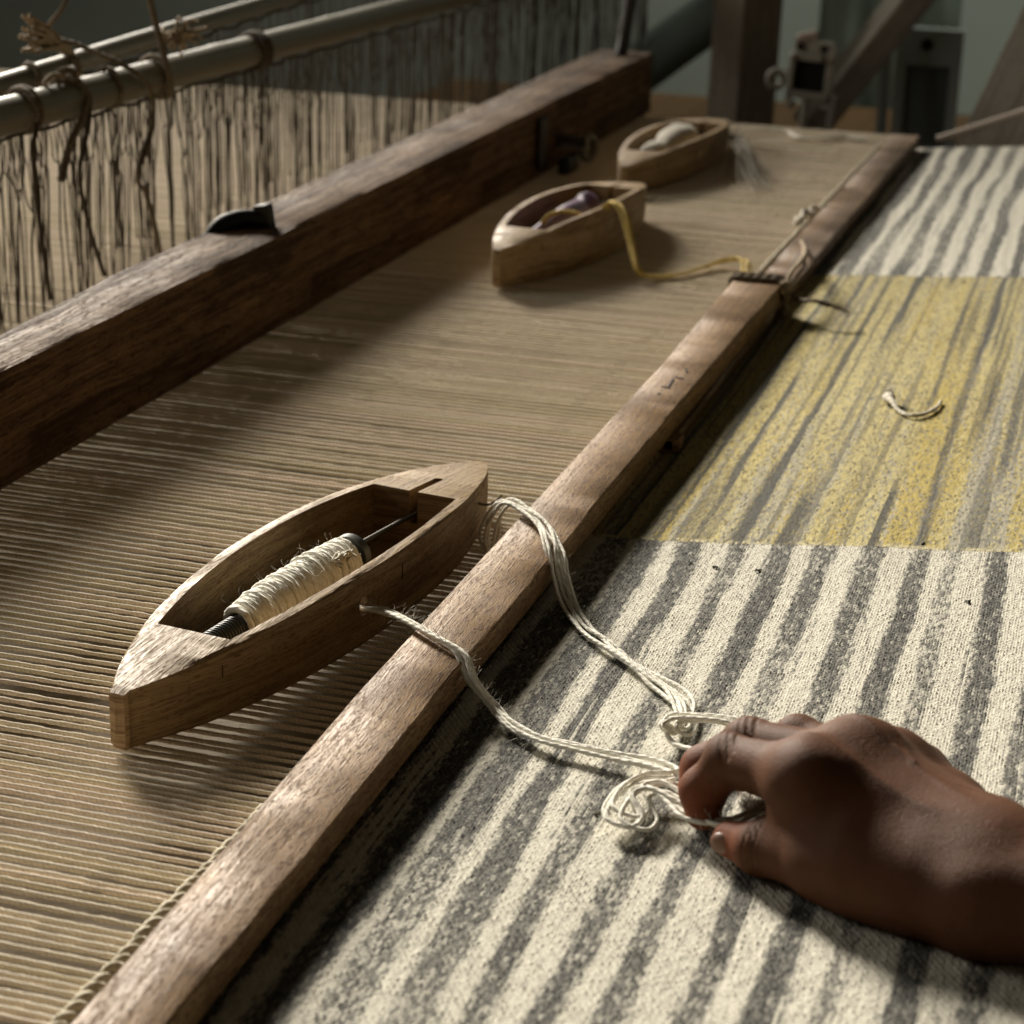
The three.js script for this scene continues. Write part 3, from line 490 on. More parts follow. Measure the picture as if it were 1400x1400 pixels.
// ---------------------------------------------------------------- yarns
function yarnBundle(name, label, category, path, strands, r, spread, seed, mat, hairs) {
  const t = thing(name, label, category), base = new THREE.CatmullRomCurve3(path, false, 'centripetal');
  const N = Math.round(base.getLength() / 0.003);
  for (let s = 0; s < strands; s++) {
    const p = [];
    for (let i = 0; i <= N; i++) {
      const q = base.getPointAt(i / N), L = i * 0.003, sp = spread * sstep(-0.004, 0.022, L) * (0.35 + 1.2 * vn(L * 16, s * 0.3, seed + 50)), a = s / strands * Math.PI * 2 + L * 4 + (vn(L * 20, s * 5.7, seed) - 0.5) * 2.6;
      p.push(q.add(V(Math.cos(a) * sp + (vn(L * 70, s * 3, seed + 2) - 0.5) * 0.0006, Math.abs(Math.sin(a)) * sp * 0.55, Math.sin(a) * sp * 0.8 + (vn(L * 70, s * 3, seed + 3) - 0.5) * 0.0006)));
    }
    part('strand', tube(p, (u) => r * (0.85 + 0.3 * vn(u * N * 0.5, s, seed + 9)), { seg: N * 2, rad: 6 }), mat, t);
  }
  if (hairs) part('loose_fibres', fibres(base, hairs, seed + 70, 0.0050, 0.00008, spread * 1.3), mat, t).userData.kind = 'stuff';
  return t;
}
const on = (x, z, up = 0.0022) => V(x, clothY(x) + up, z);
yarnBundle('weft_yarn', 'cream yarn running from the eye of the nearest shuttle over the temple to the fingers', 'yarn', [
  V(-0.0149, 0.0262, 0.2488), V(-0.0089, 0.0252, 0.2500), V(-0.0035, 0.0258, 0.2515), V(0.008, 0.0285, 0.259), V(0.024, 0.0312, 0.271), V(0.045, 0.0318, 0.288), V(0.064, 0.0312, 0.303), V(0.074, 0.022, 0.314), V(0.0865, 0.0125, 0.318), V(0.101, 0.0105, 0.333), V(0.120, 0.0125, 0.348), V(0.141, 0.0145, 0.3560), V(0.164, 0.0165, 0.3635), V(0.184, 0.0185, 0.370),
  V(0.197, 0.0205, 0.380), V(0.1945, 0.0225, 0.3895), V(0.184, 0.022, 0.394), V(0.1765, 0.0215, 0.410), V(0.1765, 0.019, 0.427), V(0.188, 0.0185, 0.430), V(0.1905, 0.0195, 0.421), V(0.184, 0.0235, 0.408), V(0.190, 0.0255, 0.405), V(0.202, 0.0262, 0.415), V(0.2145, 0.0275, 0.430), V(0.2265, 0.0285, 0.432), V(0.243, 0.030, 0.418), V(0.255, 0.031, 0.405)], 5, 0.0011, 0.0043, 5, M.yarn, 700);
yarnBundle('weft_yarn', 'doubled cream yarn looped over the temple beside the shuttle tip and drawn under the knuckles', 'yarn', [
  V(0.016, 0.0045, 0.098), V(0.012, 0.009, 0.088), V(0.011, 0.020, 0.079), V(0.016, 0.0305, 0.0755), V(0.025, 0.0345, 0.082), V(0.034, 0.0345, 0.091), V(0.050, 0.0345, 0.110), V(0.063, 0.0345, 0.135), V(0.0715, 0.031, 0.150), V(0.0765, 0.021, 0.157), V(0.083, 0.011, 0.165), on(0.100, 0.192), on(0.117, 0.216), on(0.136, 0.239), on(0.157, 0.263), on(0.173, 0.283), on(0.184, 0.307),
  on(0.1862, 0.326, 0.003), on(0.1845, 0.331, 0.005), V(0.1805, 0.0235, 0.334), V(0.1835, 0.0245, 0.327), V(0.197, 0.027, 0.328), V(0.212, 0.029, 0.332), V(0.235, 0.030, 0.350), V(0.255, 0.031, 0.372)], 6, 0.0011, 0.0050, 15, M.yarn, 900);
yarnBundle('weft_yarn', 'single cream strand under the index knuckle, below the doubled yarn', 'yarn', [V(0.1795, 0.0205, 0.336), V(0.186, 0.0205, 0.345), V(0.196, 0.0225, 0.352), V(0.208, 0.0255, 0.362), V(0.228, 0.029, 0.375), V(0.252, 0.031, 0.385)], 2, 0.0011, 0.0014, 25, M.yarn, 40);
yarnBundle('yellow_yarn', 'pale yellow yarn trailing from the middle shuttle to the temple', 'yarn', [
  V(-0.184, 0.036, -0.690), V(-0.178, 0.052, -0.694), V(-0.168, 0.0575, -0.702), V(-0.157, 0.0555, -0.716), V(-0.148, 0.049, -0.735), V(-0.139, 0.051, -0.748), V(-0.1295, 0.0595, -0.755), V(-0.118, 0.0615, -0.742), V(-0.106, 0.054, -0.728), V(-0.094, 0.033, -0.705), V(-0.078, 0.011, -0.675), V(-0.066, 0.0045, -0.690), V(-0.045, 0.004, -0.712), V(-0.030, 0.0045, -0.745), V(-0.012, 0.008, -0.775), V(0.006, 0.012, -0.765), V(0.018, 0.006, -0.735)], 3, 0.0015, 0.0028, 35, M.yellow, 0);
yarnBundle('loose_yarn', 'pale yarn end strewn over the warp beyond the farthest shuttle', 'yarn', [V(-0.165, 0.004, -1.52), V(-0.150, 0.006, -1.60), V(-0.125, 0.006, -1.645), V(-0.100, 0.005, -1.645), V(-0.075, 0.005, -1.60), V(-0.050, 0.005, -1.60), V(-0.020, 0.005, -1.64), V(0.01, 0.005, -1.63)], 3, 0.002, 0.004, 45, M.white, 0);
{ // combed end of white fibre hanging from the farthest shuttle
  const R = rng(71), l = []; for (let i = 0; i < 30; i++) { const a = V(-0.142 + R() * 0.012, 0.030, -1.44 + R() * 0.03), e = V(-0.075 + (R() - 0.5) * 0.09, 0.003 + R() * 0.009, -1.25 + (R() - 0.5) * 0.22); l.push(tube([a, V(lerp(a.x, e.x, 0.3) + R() * 0.012, 0.024 + R() * 0.008, lerp(a.z, e.z, 0.35)), V(lerp(a.x, e.x, 0.7), 0.009 + R() * 0.008, lerp(a.z, e.z, 0.7)), e], 0.0006, { seg: 12, rad: 4 })); }
  single('yarn_tuft', merge(l), plain('grey_fluff', [0.17, 0.15, 0.115], 0.95), 'soft greyish tuft of fibre hanging off the tip of the farthest shuttle', 'yarn');
}
{ // stray tuft on the yellow block
  const t = thing('stray_yarn', 'stray white yarn end with a fluffy tip lying on the yellow part of the rug', 'yarn');
  part('end', tube([V(0.2070, 0.0213, -0.300), V(0.2120, 0.0217, -0.285), V(0.2190, 0.0194, -0.270), V(0.2280, 0.0202, -0.258), V(0.2380, 0.0211, -0.262), V(0.2450, 0.0217, -0.280), V(0.2470, 0.0219, -0.300)], (u) => (0.0015 * (1.2 - 0.4 * u) + 0.0030 * Math.exp(-1 * ((u - 0.03) / 0.09) ** 2)) * (0.75 + 0.5 * vn(u * 40, 2, 4)), { seg: 50 }), M.white, t);
  const R = rng(3), l = [], top = V(0.2075, 0.0245, -0.299); for (let i = 0; i < 60; i++) { const d = V(R() - 0.5, R() * 0.7, R() - 0.5).normalize(), k = 0.004 + R() * 0.004; l.push(tube([top, top.clone().addScaledVector(d, k * 0.6), top.clone().addScaledVector(d, k).add(V((R() - 0.5) * 0.003, 0, (R() - 0.5) * 0.003))], 0.00016, { seg: 4, rad: 4 })); }
  part('fluffy_tip', merge(l), plain('white_fibre', [0.78, 0.75, 0.66], 0.95), t).userData.kind = 'stuff';
}

// ---------------------------------------------------------------- batten beam
{
  const b = thing('batten_beam', 'heavy dark brown wooden batten beam crossing the warp behind the shuttles', 'loom beam');
  part('beam', barGeo([
    { z: 0.55, x0: -0.362, x1: -0.3215, y0: 0.004, y1: 0.0825 }, { z: 0.06, x0: -0.366, x1: -0.3215, y0: 0.004, y1: 0.084 }, { z: -0.20, x0: -0.383, x1: -0.3215, y0: 0.004, y1: 0.0852 }, { z: -0.34, x0: -0.386, x1: -0.322, y0: 0.004, y1: 0.0838 }, { z: -0.42, x0: -0.388, x1: -0.322, y0: 0.004, y1: 0.086 }, { z: -0.9, x0: -0.394, x1: -0.322, y0: 0.003, y1: 0.087 }, { z: -1.76, x0: -0.405, x1: -0.322, y0: 0.001, y1: 0.089 }], { seed: 6, bevel: 0.003, wob: 0.0006 }), M.beam, b);
  const hk = tube([V(-0.388, 0.074, -0.352), V(-0.383, 0.085, -0.362), V(-0.376, 0.0935, -0.374), V(-0.365, 0.0975, -0.386), V(-0.353, 0.0975, -0.393), V(-0.346, 0.0945, -0.398)], (t) => 0.0035 + 0.0045 * sstep(0, 0.5, t), { seg: 40, rad: 10 }); hk.translate(0, -0.005, 0); part('iron_hook', hk, M.iron, b);
  part('hook_head', new RoundedBoxGeometry(0.014, 0.022, 0.016, 3, 0.003).rotateZ(0.15).translate(-0.3475, 0.0935, -0.398), M.iron, b);
  // fitting on the front face
  const fit = new THREE.Group(); fit.name = 'metal_fitting'; fit.position.set(-0.308, 0.036, -1.25); b.add(fit);
  part('plate', new RoundedBoxGeometry(0.006, 0.062, 0.03, 2, 0.002).translate(-0.010, 0.008, 0.085), M.iron, fit);
  part('bolt', new THREE.CylinderGeometry(0.008, 0.008, 0.05, 14).rotateZ(Math.PI / 2), M.steel, fit);
  part('wing_nut', new THREE.TorusGeometry(0.014, 0.005, 8, 20).rotateY(1.2).translate(0.018, -0.012, -0.03), M.steel, fit);
  part('wing_nut', new RoundedBoxGeometry(0.016, 0.02, 0.05, 2, 0.005).translate(0.012, -0.022, 0.04), M.iron, fit);
}
single('leather_strap', tube([V(-0.357, 0.085, -1.70), V(-0.359, 0.12, -1.735), V(-0.362, 0.2, -1.78), V(-0.365, 0.36, -1.80)], (t) => 0.010 - 0.004 * t, { seg: 20, rad: 8 }), plain('dark_leather', [0.035, 0.026, 0.02], 0.7), 'dark strap rising from the far end of the batten beam', 'strap');

// ---------------------------------------------------------------- heddle shafts
const heddleShapes = [];
{
  const R = rng(202);
  for (let v = 0; v < 9; v++) {
    const j = () => (R() - 0.5), l = [], meet = -0.020 - R() * 0.045, dz = 0.0055 + R() * 0.006, sl = j() * 0.016 + 0.002, r = 0.0005 + R() * 0.00035;
    const mid = V(j() * 0.004, meet, j() * 0.006);
    for (const s of [-1, 1]) l.push(tube([V(0, 0, s * dz), V(j() * 0.002, meet * 0.45, s * dz * 0.9 + j() * 0.003), V(j() * 0.002, meet * 0.85, s * dz * 0.35), mid], r * 0.9, { seg: 8, rad: 5 }));
    const p = [mid]; for (let i = 1; i <= 9; i++) p.push(V(j() * 0.002, lerp(meet, -0.30, i / 9), mid.z + sl * i / 9 + j() * 0.0028)); l.push(tube(p, (t) => r * (1 + 0.4 * vn(t * 30, v, 3)), { seg: 26, rad: 5 }));
    if (v % 4 === 0) { const q = [V(0, 0, 0.003)]; for (let i = 1; i <= 8; i++) q.push(V(j() * 0.003, -0.30 * i / 8, -sl * i / 8 + j() * 0.006 - 0.006)); l.push(tube(q, r * 0.8, { seg: 24, rad: 5 })); }
    heddleShapes.push(merge(l));
  }
}
function shaft(label, x, y, r, z0, z1, n, seed, slope, gap) {
  const s = thing('heddle_shaft', label, 'heddle shaft', [x, y, 0], 0, 'heddle shafts over the warp');
  const yy = (z) => slope * (z + 0.45), R = rng(seed);
  const p = []; for (let i = 0; i <= 30; i++) { const z = lerp(z0, z1, i / 30); p.push(V((vn(z * 3, 1, seed) - 0.5) * 0.004, yy(z) + (vn(z * 3, 2, seed) - 0.5) * 0.003, z)); }
  part('rod', tube(p, (t) => r * (1 + 0.05 * Math.exp(-300 * (((t * 9) % 1) - 0.5) ** 2)), { seg: 160, rad: 24 }), M.bamboo, s);
  const q = []; for (let i = 0; i <= 120; i++) { const z = lerp(z0, z1, i / 120); q.push(V(0.002 + Math.sin(i * 2.1) * 0.002, yy(z) - r - 0.0035 + Math.sin(i * 1.7) * 0.0016, z)); }
  part('lacing_cord', tube(q, 0.0017, { seg: 500, rad: 6 }), M.heddle, s);
  for (let i = 0, z = Math.max(z0, z1); i < n && z > Math.min(z0, z1); i++) {
    const h = part('heddle', heddleShapes[Math.floor(R() * heddleShapes.length)], M.heddle, s); h.position.set((R() - 0.5) * 0.006, yy(z) - r - 0.003, z); h.rotation.y = R() < 0.5 ? 0 : Math.PI; h.rotation.x = (R() - 0.5) * 0.16; h.rotation.z = (R() - 0.5) * 0.03; h.scale.setScalar(0.9 + R() * 0.25);
    z -= gap * (0.25 + 1.5 * R());
  }
  return s;
}
shaft('nearer bamboo heddle rod at top left, hung with dark string heddles', -0.54, 0.1797, 0.0158, 0.03, -2.7, 295, 301, 0.002, 0.0092);
shaft('farther thin bamboo heddle rod behind the nearer one, hung with string heddles', -0.6, 0.190, 0.0098, -0.05, -2.6, 170, 302, -0.036, 0.021);

// cords on the rods
function ringPts(x, y, z, r, tilt = 0, n = 10) { const p = []; for (let i = 0; i < n; i++) { const a = i / n * Math.PI * 2; p.push(V(x + Math.cos(a) * r, y + Math.sin(a) * r, z + Math.cos(a) * tilt + Math.sin(a * 2) * 0.001)); } return p; }
function tie(label, build) { const t = thing('tie_cord', label, 'cord', /farther heddle rod/.test(label) ? [0, 0, 0] : [-0.04, -0.0113, -0.07]); build(t); return t; }
tie('cord knotted round the nearer heddle rod with two long hanging tails', (t) => {
  part('loop', tube(ringPts(-0.5, 0.191, -0.352, 0.0175, 0.006), 0.0030, { seg: 60, closed: true }), M.cord, t); part('loop', tube(ringPts(-0.5, 0.191, -0.343, 0.0178, -0.004), 0.0026, { seg: 60, closed: true }), M.cord, t);
  part('knot', merge([0, 1, 2].map((k) => tube(ringPts(-0.497, 0.211, -0.336 - k * 0.006, 0.0058, 0.006 * (k - 1)), 0.0026, { seg: 40, closed: true }))), M.cord, t);
  part('tail', tube([V(-0.482, 0.195, -0.348), V(-0.480, 0.176, -0.33), V(-0.481, 0.160, -0.312), V(-0.483, 0.145, -0.304), V(-0.482, 0.128, -0.292)], (u) => 0.0028 + 0.001 * u, { seg: 40 }), M.cord, t);
  part('tail', tube([V(-0.482, 0.195, -0.350), V(-0.479, 0.170, -0.340), V(-0.478, 0.130, -0.318), V(-0.480, 0.08, -0.335), V(-0.48, 0.03, -0.36)], 0.0022, { seg: 40 }), M.heddle, t);
  part('bow', tube([V(-0.497, 0.21, -0.336), V(-0.500, 0.214, -0.318), V(-0.502, 0.206, -0.306), V(-0.497, 0.203, -0.325)], 0.0022, { seg: 30 }), M.paleCord, t);
});
tie('cord crossing both heddle rods and ending in a curled tail against the warp', (t) => {
  part('cord', tube([V(-0.53, 0.40, -0.45), V(-0.53, 0.31, -0.432), V(-0.545, 0.262, -0.425), V(-0.565, 0.235, -0.425), V(-0.535, 0.226, -0.430), V(-0.497, 0.2115, -0.435), V(-0.483, 0.200, -0.447), V(-0.479, 0.182, -0.463), V(-0.480, 0.160, -0.468), V(-0.481, 0.142, -0.461), V(-0.479, 0.130, -0.444), V(-0.479, 0.115, -0.432), V(-0.48, 0.102, -0.434), V(-0.480, 0.096, -0.444), V(-0.479, 0.099, -0.452)], (u) => 0.0024 + 0.0018 * Math.exp(-300 * (u - 0.86) ** 2), { seg: 140 }), M.cord, t);
  part('loop', tube(ringPts(-0.5, 0.191, -0.418, 0.0175, 0.007), 0.0026, { seg: 60, closed: true }), M.cord, t);
  part('tail', tube([V(-0.481, 0.098, -0.446), V(-0.48, 0.06, -0.462), V(-0.48, 0.02, -0.475), V(-0.48, -0.05, -0.49)], 0.0028, { seg: 20 }), M.cord, t);
});
tie('hanging cord with a frayed pale bow above the nearer heddle rod', (t) => {
  part('cord', tube([V(-0.50, 0.42, -0.47), V(-0.495, 0.28, -0.492), V(-0.482, 0.215, -0.497), V(-0.481, 0.190, -0.505), V(-0.483, 0.174, -0.512), V(-0.497, 0.171, -0.512)], 0.0034, { seg: 50 }), M.cord, t);
  part('loop', tube(ringPts(-0.5, 0.191, -0.512, 0.0178, 0.004), 0.0032, { seg: 60, closed: true }), M.cord, t);
  const R = rng(31), l = []; for (let i = 0; i < 34; i++) { const a = V(-0.49 + R() * 0.02, 0.222 + R() * 0.012, -0.50 - R() * 0.012), e = a.clone().add(V((R() - 0.5) * 0.03, (R() - 0.55) * 0.034, -0.014 - R() * 0.036)); l.push(tube([a, a.clone().lerp(e, 0.5).add(V(0, 0.008 * R(), 0)), e], 0.0013, { seg: 10, rad: 5 })); } part('frayed_bow', merge(l), M.paleCord, t).userData.kind = 'stuff';
});
tie('dark cord wound round the nearer heddle rod near the top edge', (t) => { for (const k of [0, 1, 2]) part('loop', tube(ringPts(-0.5, 0.189, -0.742 - k * 0.007, 0.018, 0.004), 0.0032, { seg: 60, closed: true }), M.heddle, t); });
tie('cord looped round the left end of the nearer heddle rod', (t) => { for (const k of [0, 1]) part('loop', tube(ringPts(-0.5, 0.191, -0.262 - k * 0.008, 0.0178, 0.006), 0.0030, { seg: 60, closed: true }), M.cord, t); part('tail', tube([V(-0.482, 0.19, -0.262), V(-0.481, 0.16, -0.245), V(-0.481, 0.1, -0.25), V(-0.48, 0.03, -0.26)], 0.0022, { seg: 20 }), M.heddle, t); });
tie('cord looped round the left end of the farther heddle rod', (t) => { part('loop', tube(ringPts(-0.6, 0.188, -0.455, 0.0125, 0.005), 0.0030, { seg: 60, closed: true }), M.cord, t); });
tie('pale frayed bundle of cord ends tied on the farther heddle rod', (t) => {
  part('loop', tube(ringPts(-0.6, 0.190, -0.525, 0.0128, 0.004), 0.0034, { seg: 60, closed: true }), M.cord, t);
  const R = rng(33), l = []; for (let i = 0; i < 22; i++) { const a = V(-0.596 + (R() - 0.5) * 0.008, 0.203 + R() * 0.008, -0.520 + (R() - 0.5) * 0.008), e = V(-0.595 + (R() - 0.5) * 0.016, 0.228 + (R() - 0.5) * 0.034, -0.450 + (R() - 0.5) * 0.016); l.push(tube([a, a.clone().lerp(e, 0.4).add(V(0, 0.006 * R(), 0)), e], (u) => 0.0015 * (1 + 0.6 * u), { seg: 10, rad: 5 })); } part('frayed_ends', merge(l), M.paleCord, t);
});

// ---------------------------------------------------------------- hand
{
  const J = { fore: [0.53, 0.074, 0.535, 0.036], W: [0.339, 0.0465, 0.468, 0.02], Wb: [0.34, 0.0435, 0.488, 0.0178], W2: [0.337, 0.0425, 0.45, 0.016], CMC: [0.31, 0.0415, 0.48, 0.0165], thMCP: [0.273, 0.038, 0.4675, 0.0135], thIP: [0.2462, 0.0318, 0.453, 0.0106], thT: [0.2318, 0.0288, 0.444, 0.008],
    iM: [0.2644, 0.0635, 0.4480, 0.0136], iP: [0.2255, 0.0540, 0.4200, 0.0108], iD: [0.2140, 0.0370, 0.4195, 0.0094], iT: [0.2160, 0.0300, 0.4255, 0.0082],
    mM: [0.2791, 0.0611, 0.4230, 0.0132], mP: [0.2294, 0.0514, 0.3960, 0.0112], mD: [0.2095, 0.0355, 0.3950, 0.0096], mT: [0.2075, 0.0275, 0.4020, 0.0082],
    rM: [0.2917, 0.0510, 0.4010, 0.0122], rP: [0.2475, 0.0464, 0.3720, 0.0098], rD: [0.2285, 0.0335, 0.374, 0.0083], rT: [0.2245, 0.0275, 0.381, 0.0072],
    pM: [0.3022, 0.0406, 0.3800, 0.0108], pP: [0.270, 0.0395, 0.352, 0.0088], pD: [0.254, 0.0325, 0.358, 0.0076], pT: [0.248, 0.0285, 0.363, 0.0066], core: [0.3020, 0.0410, 0.4460, 0.0185], then: [0.288, 0.041, 0.473, 0.0155], hyp: [0.3180, 0.0370, 0.4100, 0.0170] };
  const cap = (x, y, z, A, B) => { const a = J[A], b = J[B], dx = b[0] - a[0], dy = b[1] - a[1], dz = b[2] - a[2], t = clamp(((x - a[0]) * dx + (y - a[1]) * dy + (z - a[2]) * dz) / (dx * dx + dy * dy + dz * dz)); return Math.hypot(x - a[0] - dx * t, y - a[1] - dy * t, z - a[2] - dz * t) - lerp(a[3], b[3], t); };
  const smin = (a, b, k) => { const h = Math.max(k - Math.abs(a - b), 0) / k; return Math.min(a, b) - h * h * k * 0.25; };
  const palm = [['fore', 'W'], ['Wb', 'CMC'], ['fore', 'Wb'], ['W', 'Wb'], ['W', 'iM'], ['W2', 'mM'], ['W2', 'rM'], ['W2', 'hyp'], ['hyp', 'pM'], ['core', 'W'], ['core', 'iM'], ['CMC', 'then'], ['iM', 'mM'], ['mM', 'rM'], ['rM', 'pM'], ['core', 'mM'], ['W', 'mM'], ['core', 'rM']];
  const fingers = [['iM', 'iP', 'iD', 'iT'], ['mM', 'mP', 'mD', 'mT'], ['rM', 'rP', 'rD', 'rT'], ['pM', 'pP', 'pD', 'pT'], ['then', 'thMCP', 'thIP', 'thT']];
  const palmR = { iM: 0.0118, mM: 0.0118, rM: 0.011, pM: 0.010 };
  const ball = (x, y, z, c, r) => Math.hypot(x - c[0], y - c[1], z - c[2]) - r;
  function sdf(x, y, z) {
    let p = 1; for (const [a, b] of palm) p = smin(p, cap(x, y, z, a, b), 0.016);
    let d = p;
    fingers.forEach((f, i) => { let q = 1; for (let k = 0; k < f.length - 1; k++) q = smin(q, cap(x, y, z, f[k], f[k + 1]), 0.0045); for (let k = 1; k < f.length - 1; k++) q = smin(q, ball(x, y, z, J[f[k]], J[f[k]][3] * 1.03), 0.003); d = Math.min(d, smin(p, q, i === 4 ? 0.016 : 0.009)); });
    // knuckles stand out, hollows between them
    for (const k of ['iM', 'mM', 'rM']) d = smin(d, ball(x, y - 0.0035, z + 0.001, J[k], J[k][3] * 0.76), 0.008);
    const hol = (c, r, dep) => { const q = Math.hypot(x - c[0], y - c[1], z - c[2]) / r; if (q < 1) d += dep * (1 - q * q) ** 2; };
    hol([0.2705, 0.0810, 0.4460], 0.013, 0.0008);
    d = smin(d, ball(x, y, z, [0.2852, 0.0685, 0.4204], 0.0085), 0.012);
    // wrist bone and tendons
    d = smin(d, ball(x, y, z, [0.342, 0.0590, 0.458], 0.0085), 0.012);
    d -= 0.0007 * Math.exp(-1 * (((z - 0.441) - (x - 0.262) * 0.55) / 0.0035) ** 2) * sstep(0.055, 0.068, y) * (1 - sstep(0.31, 0.33, x)) + 0.0007 * Math.exp(-1 * (((z - 0.418) - (x - 0.277) * 0.85) / 0.0035) ** 2) * sstep(0.055, 0.066, y) * (1 - sstep(0.315, 0.335, x));
    // veins on the back of the hand
    const vein = (pts, h) => { let m = 1; for (let i = 0; i < pts.length - 1; i++) { const a = pts[i], b = pts[i + 1], dx = b[0] - a[0], dz = b[1] - a[1], t = clamp(((x - a[0]) * dx + (z - a[1]) * dz) / (dx * dx + dz * dz)); m = Math.min(m, Math.hypot(x - a[0] - dx * t, z - a[1] - dz * t)); } d -= h * 0.6 * Math.exp(-((m / 0.0019) ** 2)) * sstep(0.046, 0.064, y); };
    vein([[0.335, 0.452], [0.318, 0.447], [0.305, 0.440], [0.297, 0.434]], 0.0008); vein([[0.305, 0.440], [0.298, 0.424], [0.290, 0.412]], 0.0009);
    // creases at the finger joints
    const cr = (c, n, w, dep) => { const q = (x - c[0]) * n[0] + (y - c[1]) * n[1] + (z - c[2]) * n[2]; if (Math.hypot(x - c[0], y - c[1], z - c[2]) < 0.0135) d += dep * Math.exp(-((q / w) ** 2)); };
    for (const o of [-0.0032, -0.0004, 0.0026]) { cr([J.iP[0] + o * 1.3 + 0.002, J.iP[1] + 0.006, J.iP[2]], [0.9, 0.4, 0], 0.0009, 0.0005); cr([J.mP[0] + o * 1.3 + 0.002, J.mP[1] + 0.006, J.mP[2]], [0.9, 0.4, 0], 0.0009, 0.0005); }
    for (const o of [-0.003, 0, 0.0028]) cr([J.thIP[0] + o, J.thIP[1] + 0.004, J.thIP[2] + 0.004], [0.85, 0.2, 0.5], 0.0009, 0.00045);
    return d;
  }
  const RES = 200, C = [0.300, 0.055, 0.435], S = 0.128;
  const mc = new MarchingCubes(RES, new THREE.MeshStandardMaterial(), false, false, 400000);
  mc.isolation = 0;
  const world = (i, c) => C[c] + (i - RES / 2) / (RES / 2) * S, B = 5;
  mc.field.fill(-1);
  for (let k = 0; k < RES; k += B) for (let j = 0; j < RES; j += B) for (let i = 0; i < RES; i += B) {
    const y0 = world(j + 2, 1); if (y0 < -0.02 || y0 > 0.125) continue;
    const m = sdf(world(i + 2, 0), y0, world(k + 2, 2)), far = Math.abs(m) > 0.011;
    for (let c = k; c < k + B; c++) for (let b = j; b < j + B; b++) for (let a = i; a < i + B; a++) mc.field[a + b * RES + c * RES * RES] = far ? -m : -sdf(world(a, 0), world(b, 1), world(c, 2));
  }
  mc.update();
  const n = mc.count, pos = new Float32Array(n * 3);
  for (let i = 0; i < n; i++) for (let c = 0; c < 3; c++) pos[i * 3 + c] = C[c] + mc.positionArray[i * 3 + c] * S;
  let g = new THREE.BufferGeometry(); g.setAttribute('position', new THREE.BufferAttribute(pos, 3)); g = mergeVertices(g, 1e-5);
  const P = g.attributes.position, N = new Float32Array(P.count * 3), UV = new Float32Array(P.count * 2), COL = new Float32Array(P.count * 3), e = 0.0007;
  for (let i = 0; i < P.count; i++) {
    let x = P.getX(i), y = P.getY(i), z = P.getZ(i);
    const gr = () => { const v = V(sdf(x + e, y, z) - sdf(x - e, y, z), sdf(x, y + e, z) - sdf(x, y - e, z), sdf(x, y, z + e) - sdf(x, y, z - e)); return v.normalize(); };
    let nn = gr(); const d = clamp(sdf(x, y, z), -0.002, 0.002); if (x < 0.42) { x -= nn.x * d; y -= nn.y * d; z -= nn.z * d; P.setXYZ(i, x, y, z); nn = gr(); }
    N[i * 3] = nn.x; N[i * 3 + 1] = nn.y; N[i * 3 + 2] = nn.z; UV[i * 2] = x + z * 0.6; UV[i * 2 + 1] = y - z * 0.8;
    const tip = Math.min(...['iT', 'mT', 'rT', 'pT', 'thT'].map((k) => Math.hypot(x - J[k][0], y - J[k][1], z - J[k][2]))), pk = 1 - sstep(0.008, 0.024, tip), mot = 0.85 + 0.3 * fbm(x * 130, (y + z) * 130, 71, 0, 0, 3), kn = 1 - 0.25 * Math.exp(-((Math.hypot(x - J.iP[0], y - J.iP[1] - 0.006, z - J.iP[2]) / 0.009) ** 2));
    COL[i * 3] = lerp(0.108, 0.21, pk) * mot * kn; COL[i * 3 + 1] = lerp(0.045, 0.070, pk) * mot * kn; COL[i * 3 + 2] = lerp(0.0215, 0.034, pk) * mot * kn;
  }
  g.setAttribute('normal', new THREE.BufferAttribute(N, 3)); g.setAttribute('uv', new THREE.BufferAttribute(UV, 2)); g.setAttribute('color', new THREE.BufferAttribute(COL, 3));
  // the forearm runs on past the picture's edge
  const arm = tube([V(0.412, 0.0570, 0.500), V(0.53, 0.075, 0.535), V(0.64, 0.115, 0.58), V(0.74, 0.17, 0.63)], (t) => lerp(0.0285, 0.043, Math.sqrt(t)), { seg: 30, rad: 28 }), ap = arm.attributes.position, ac = new Float32Array(ap.count * 3);
  for (let i = 0; i < ap.count; i++) { const x = ap.getX(i), y = ap.getY(i), z = ap.getZ(i), mot = 0.85 + 0.3 * fbm(x * 130, (y + z) * 130, 71, 0, 0, 3); ac[i * 3] = 0.108 * mot; ac[i * 3 + 1] = 0.045 * mot; ac[i * 3 + 2] = 0.0215 * mot; arm.attributes.uv.setXY(i, x + z * 0.6, y - z * 0.8); }
  arm.setAttribute('color', new THREE.BufferAttribute(ac, 3));
  g = mergeGeometries([g, arm]);
  const skinB = dataTex(512, 512, (x, y, o) => { const u = x / 512, v = y / 512, a = vn(u * 60, v * 60, 600, 60, 60), b = Math.abs(vn(u * 34, v * 34, 601, 34, 34) - 0.5) * 2, c = Math.abs(vn(u * 70, v * 40, 602, 70, 40) - 0.5) * 2; o[0] = o[1] = o[2] = clamp(0.35 * a + 0.4 * sstep(0, 0.25, b) + 0.25 * sstep(0, 0.3, c)); });
  skinB.repeat.set(1 / 0.04, 1 / 0.04);
  const skin = new THREE.MeshPhysicalMaterial({ vertexColors: true, roughness: 0.62, specularIntensity: 0.28, bumpMap: skinB, bumpScale: 0.00016 }); skin.name = 'skin';
  const person = thing('person', 'right hand reaching in from the right, pinching a loop of cream yarn above the rug', 'person');
  part('hand', g, skin, person);
  // nails
  const nailM = plain('fingernail', [0.22, 0.115, 0.075], 0.38);
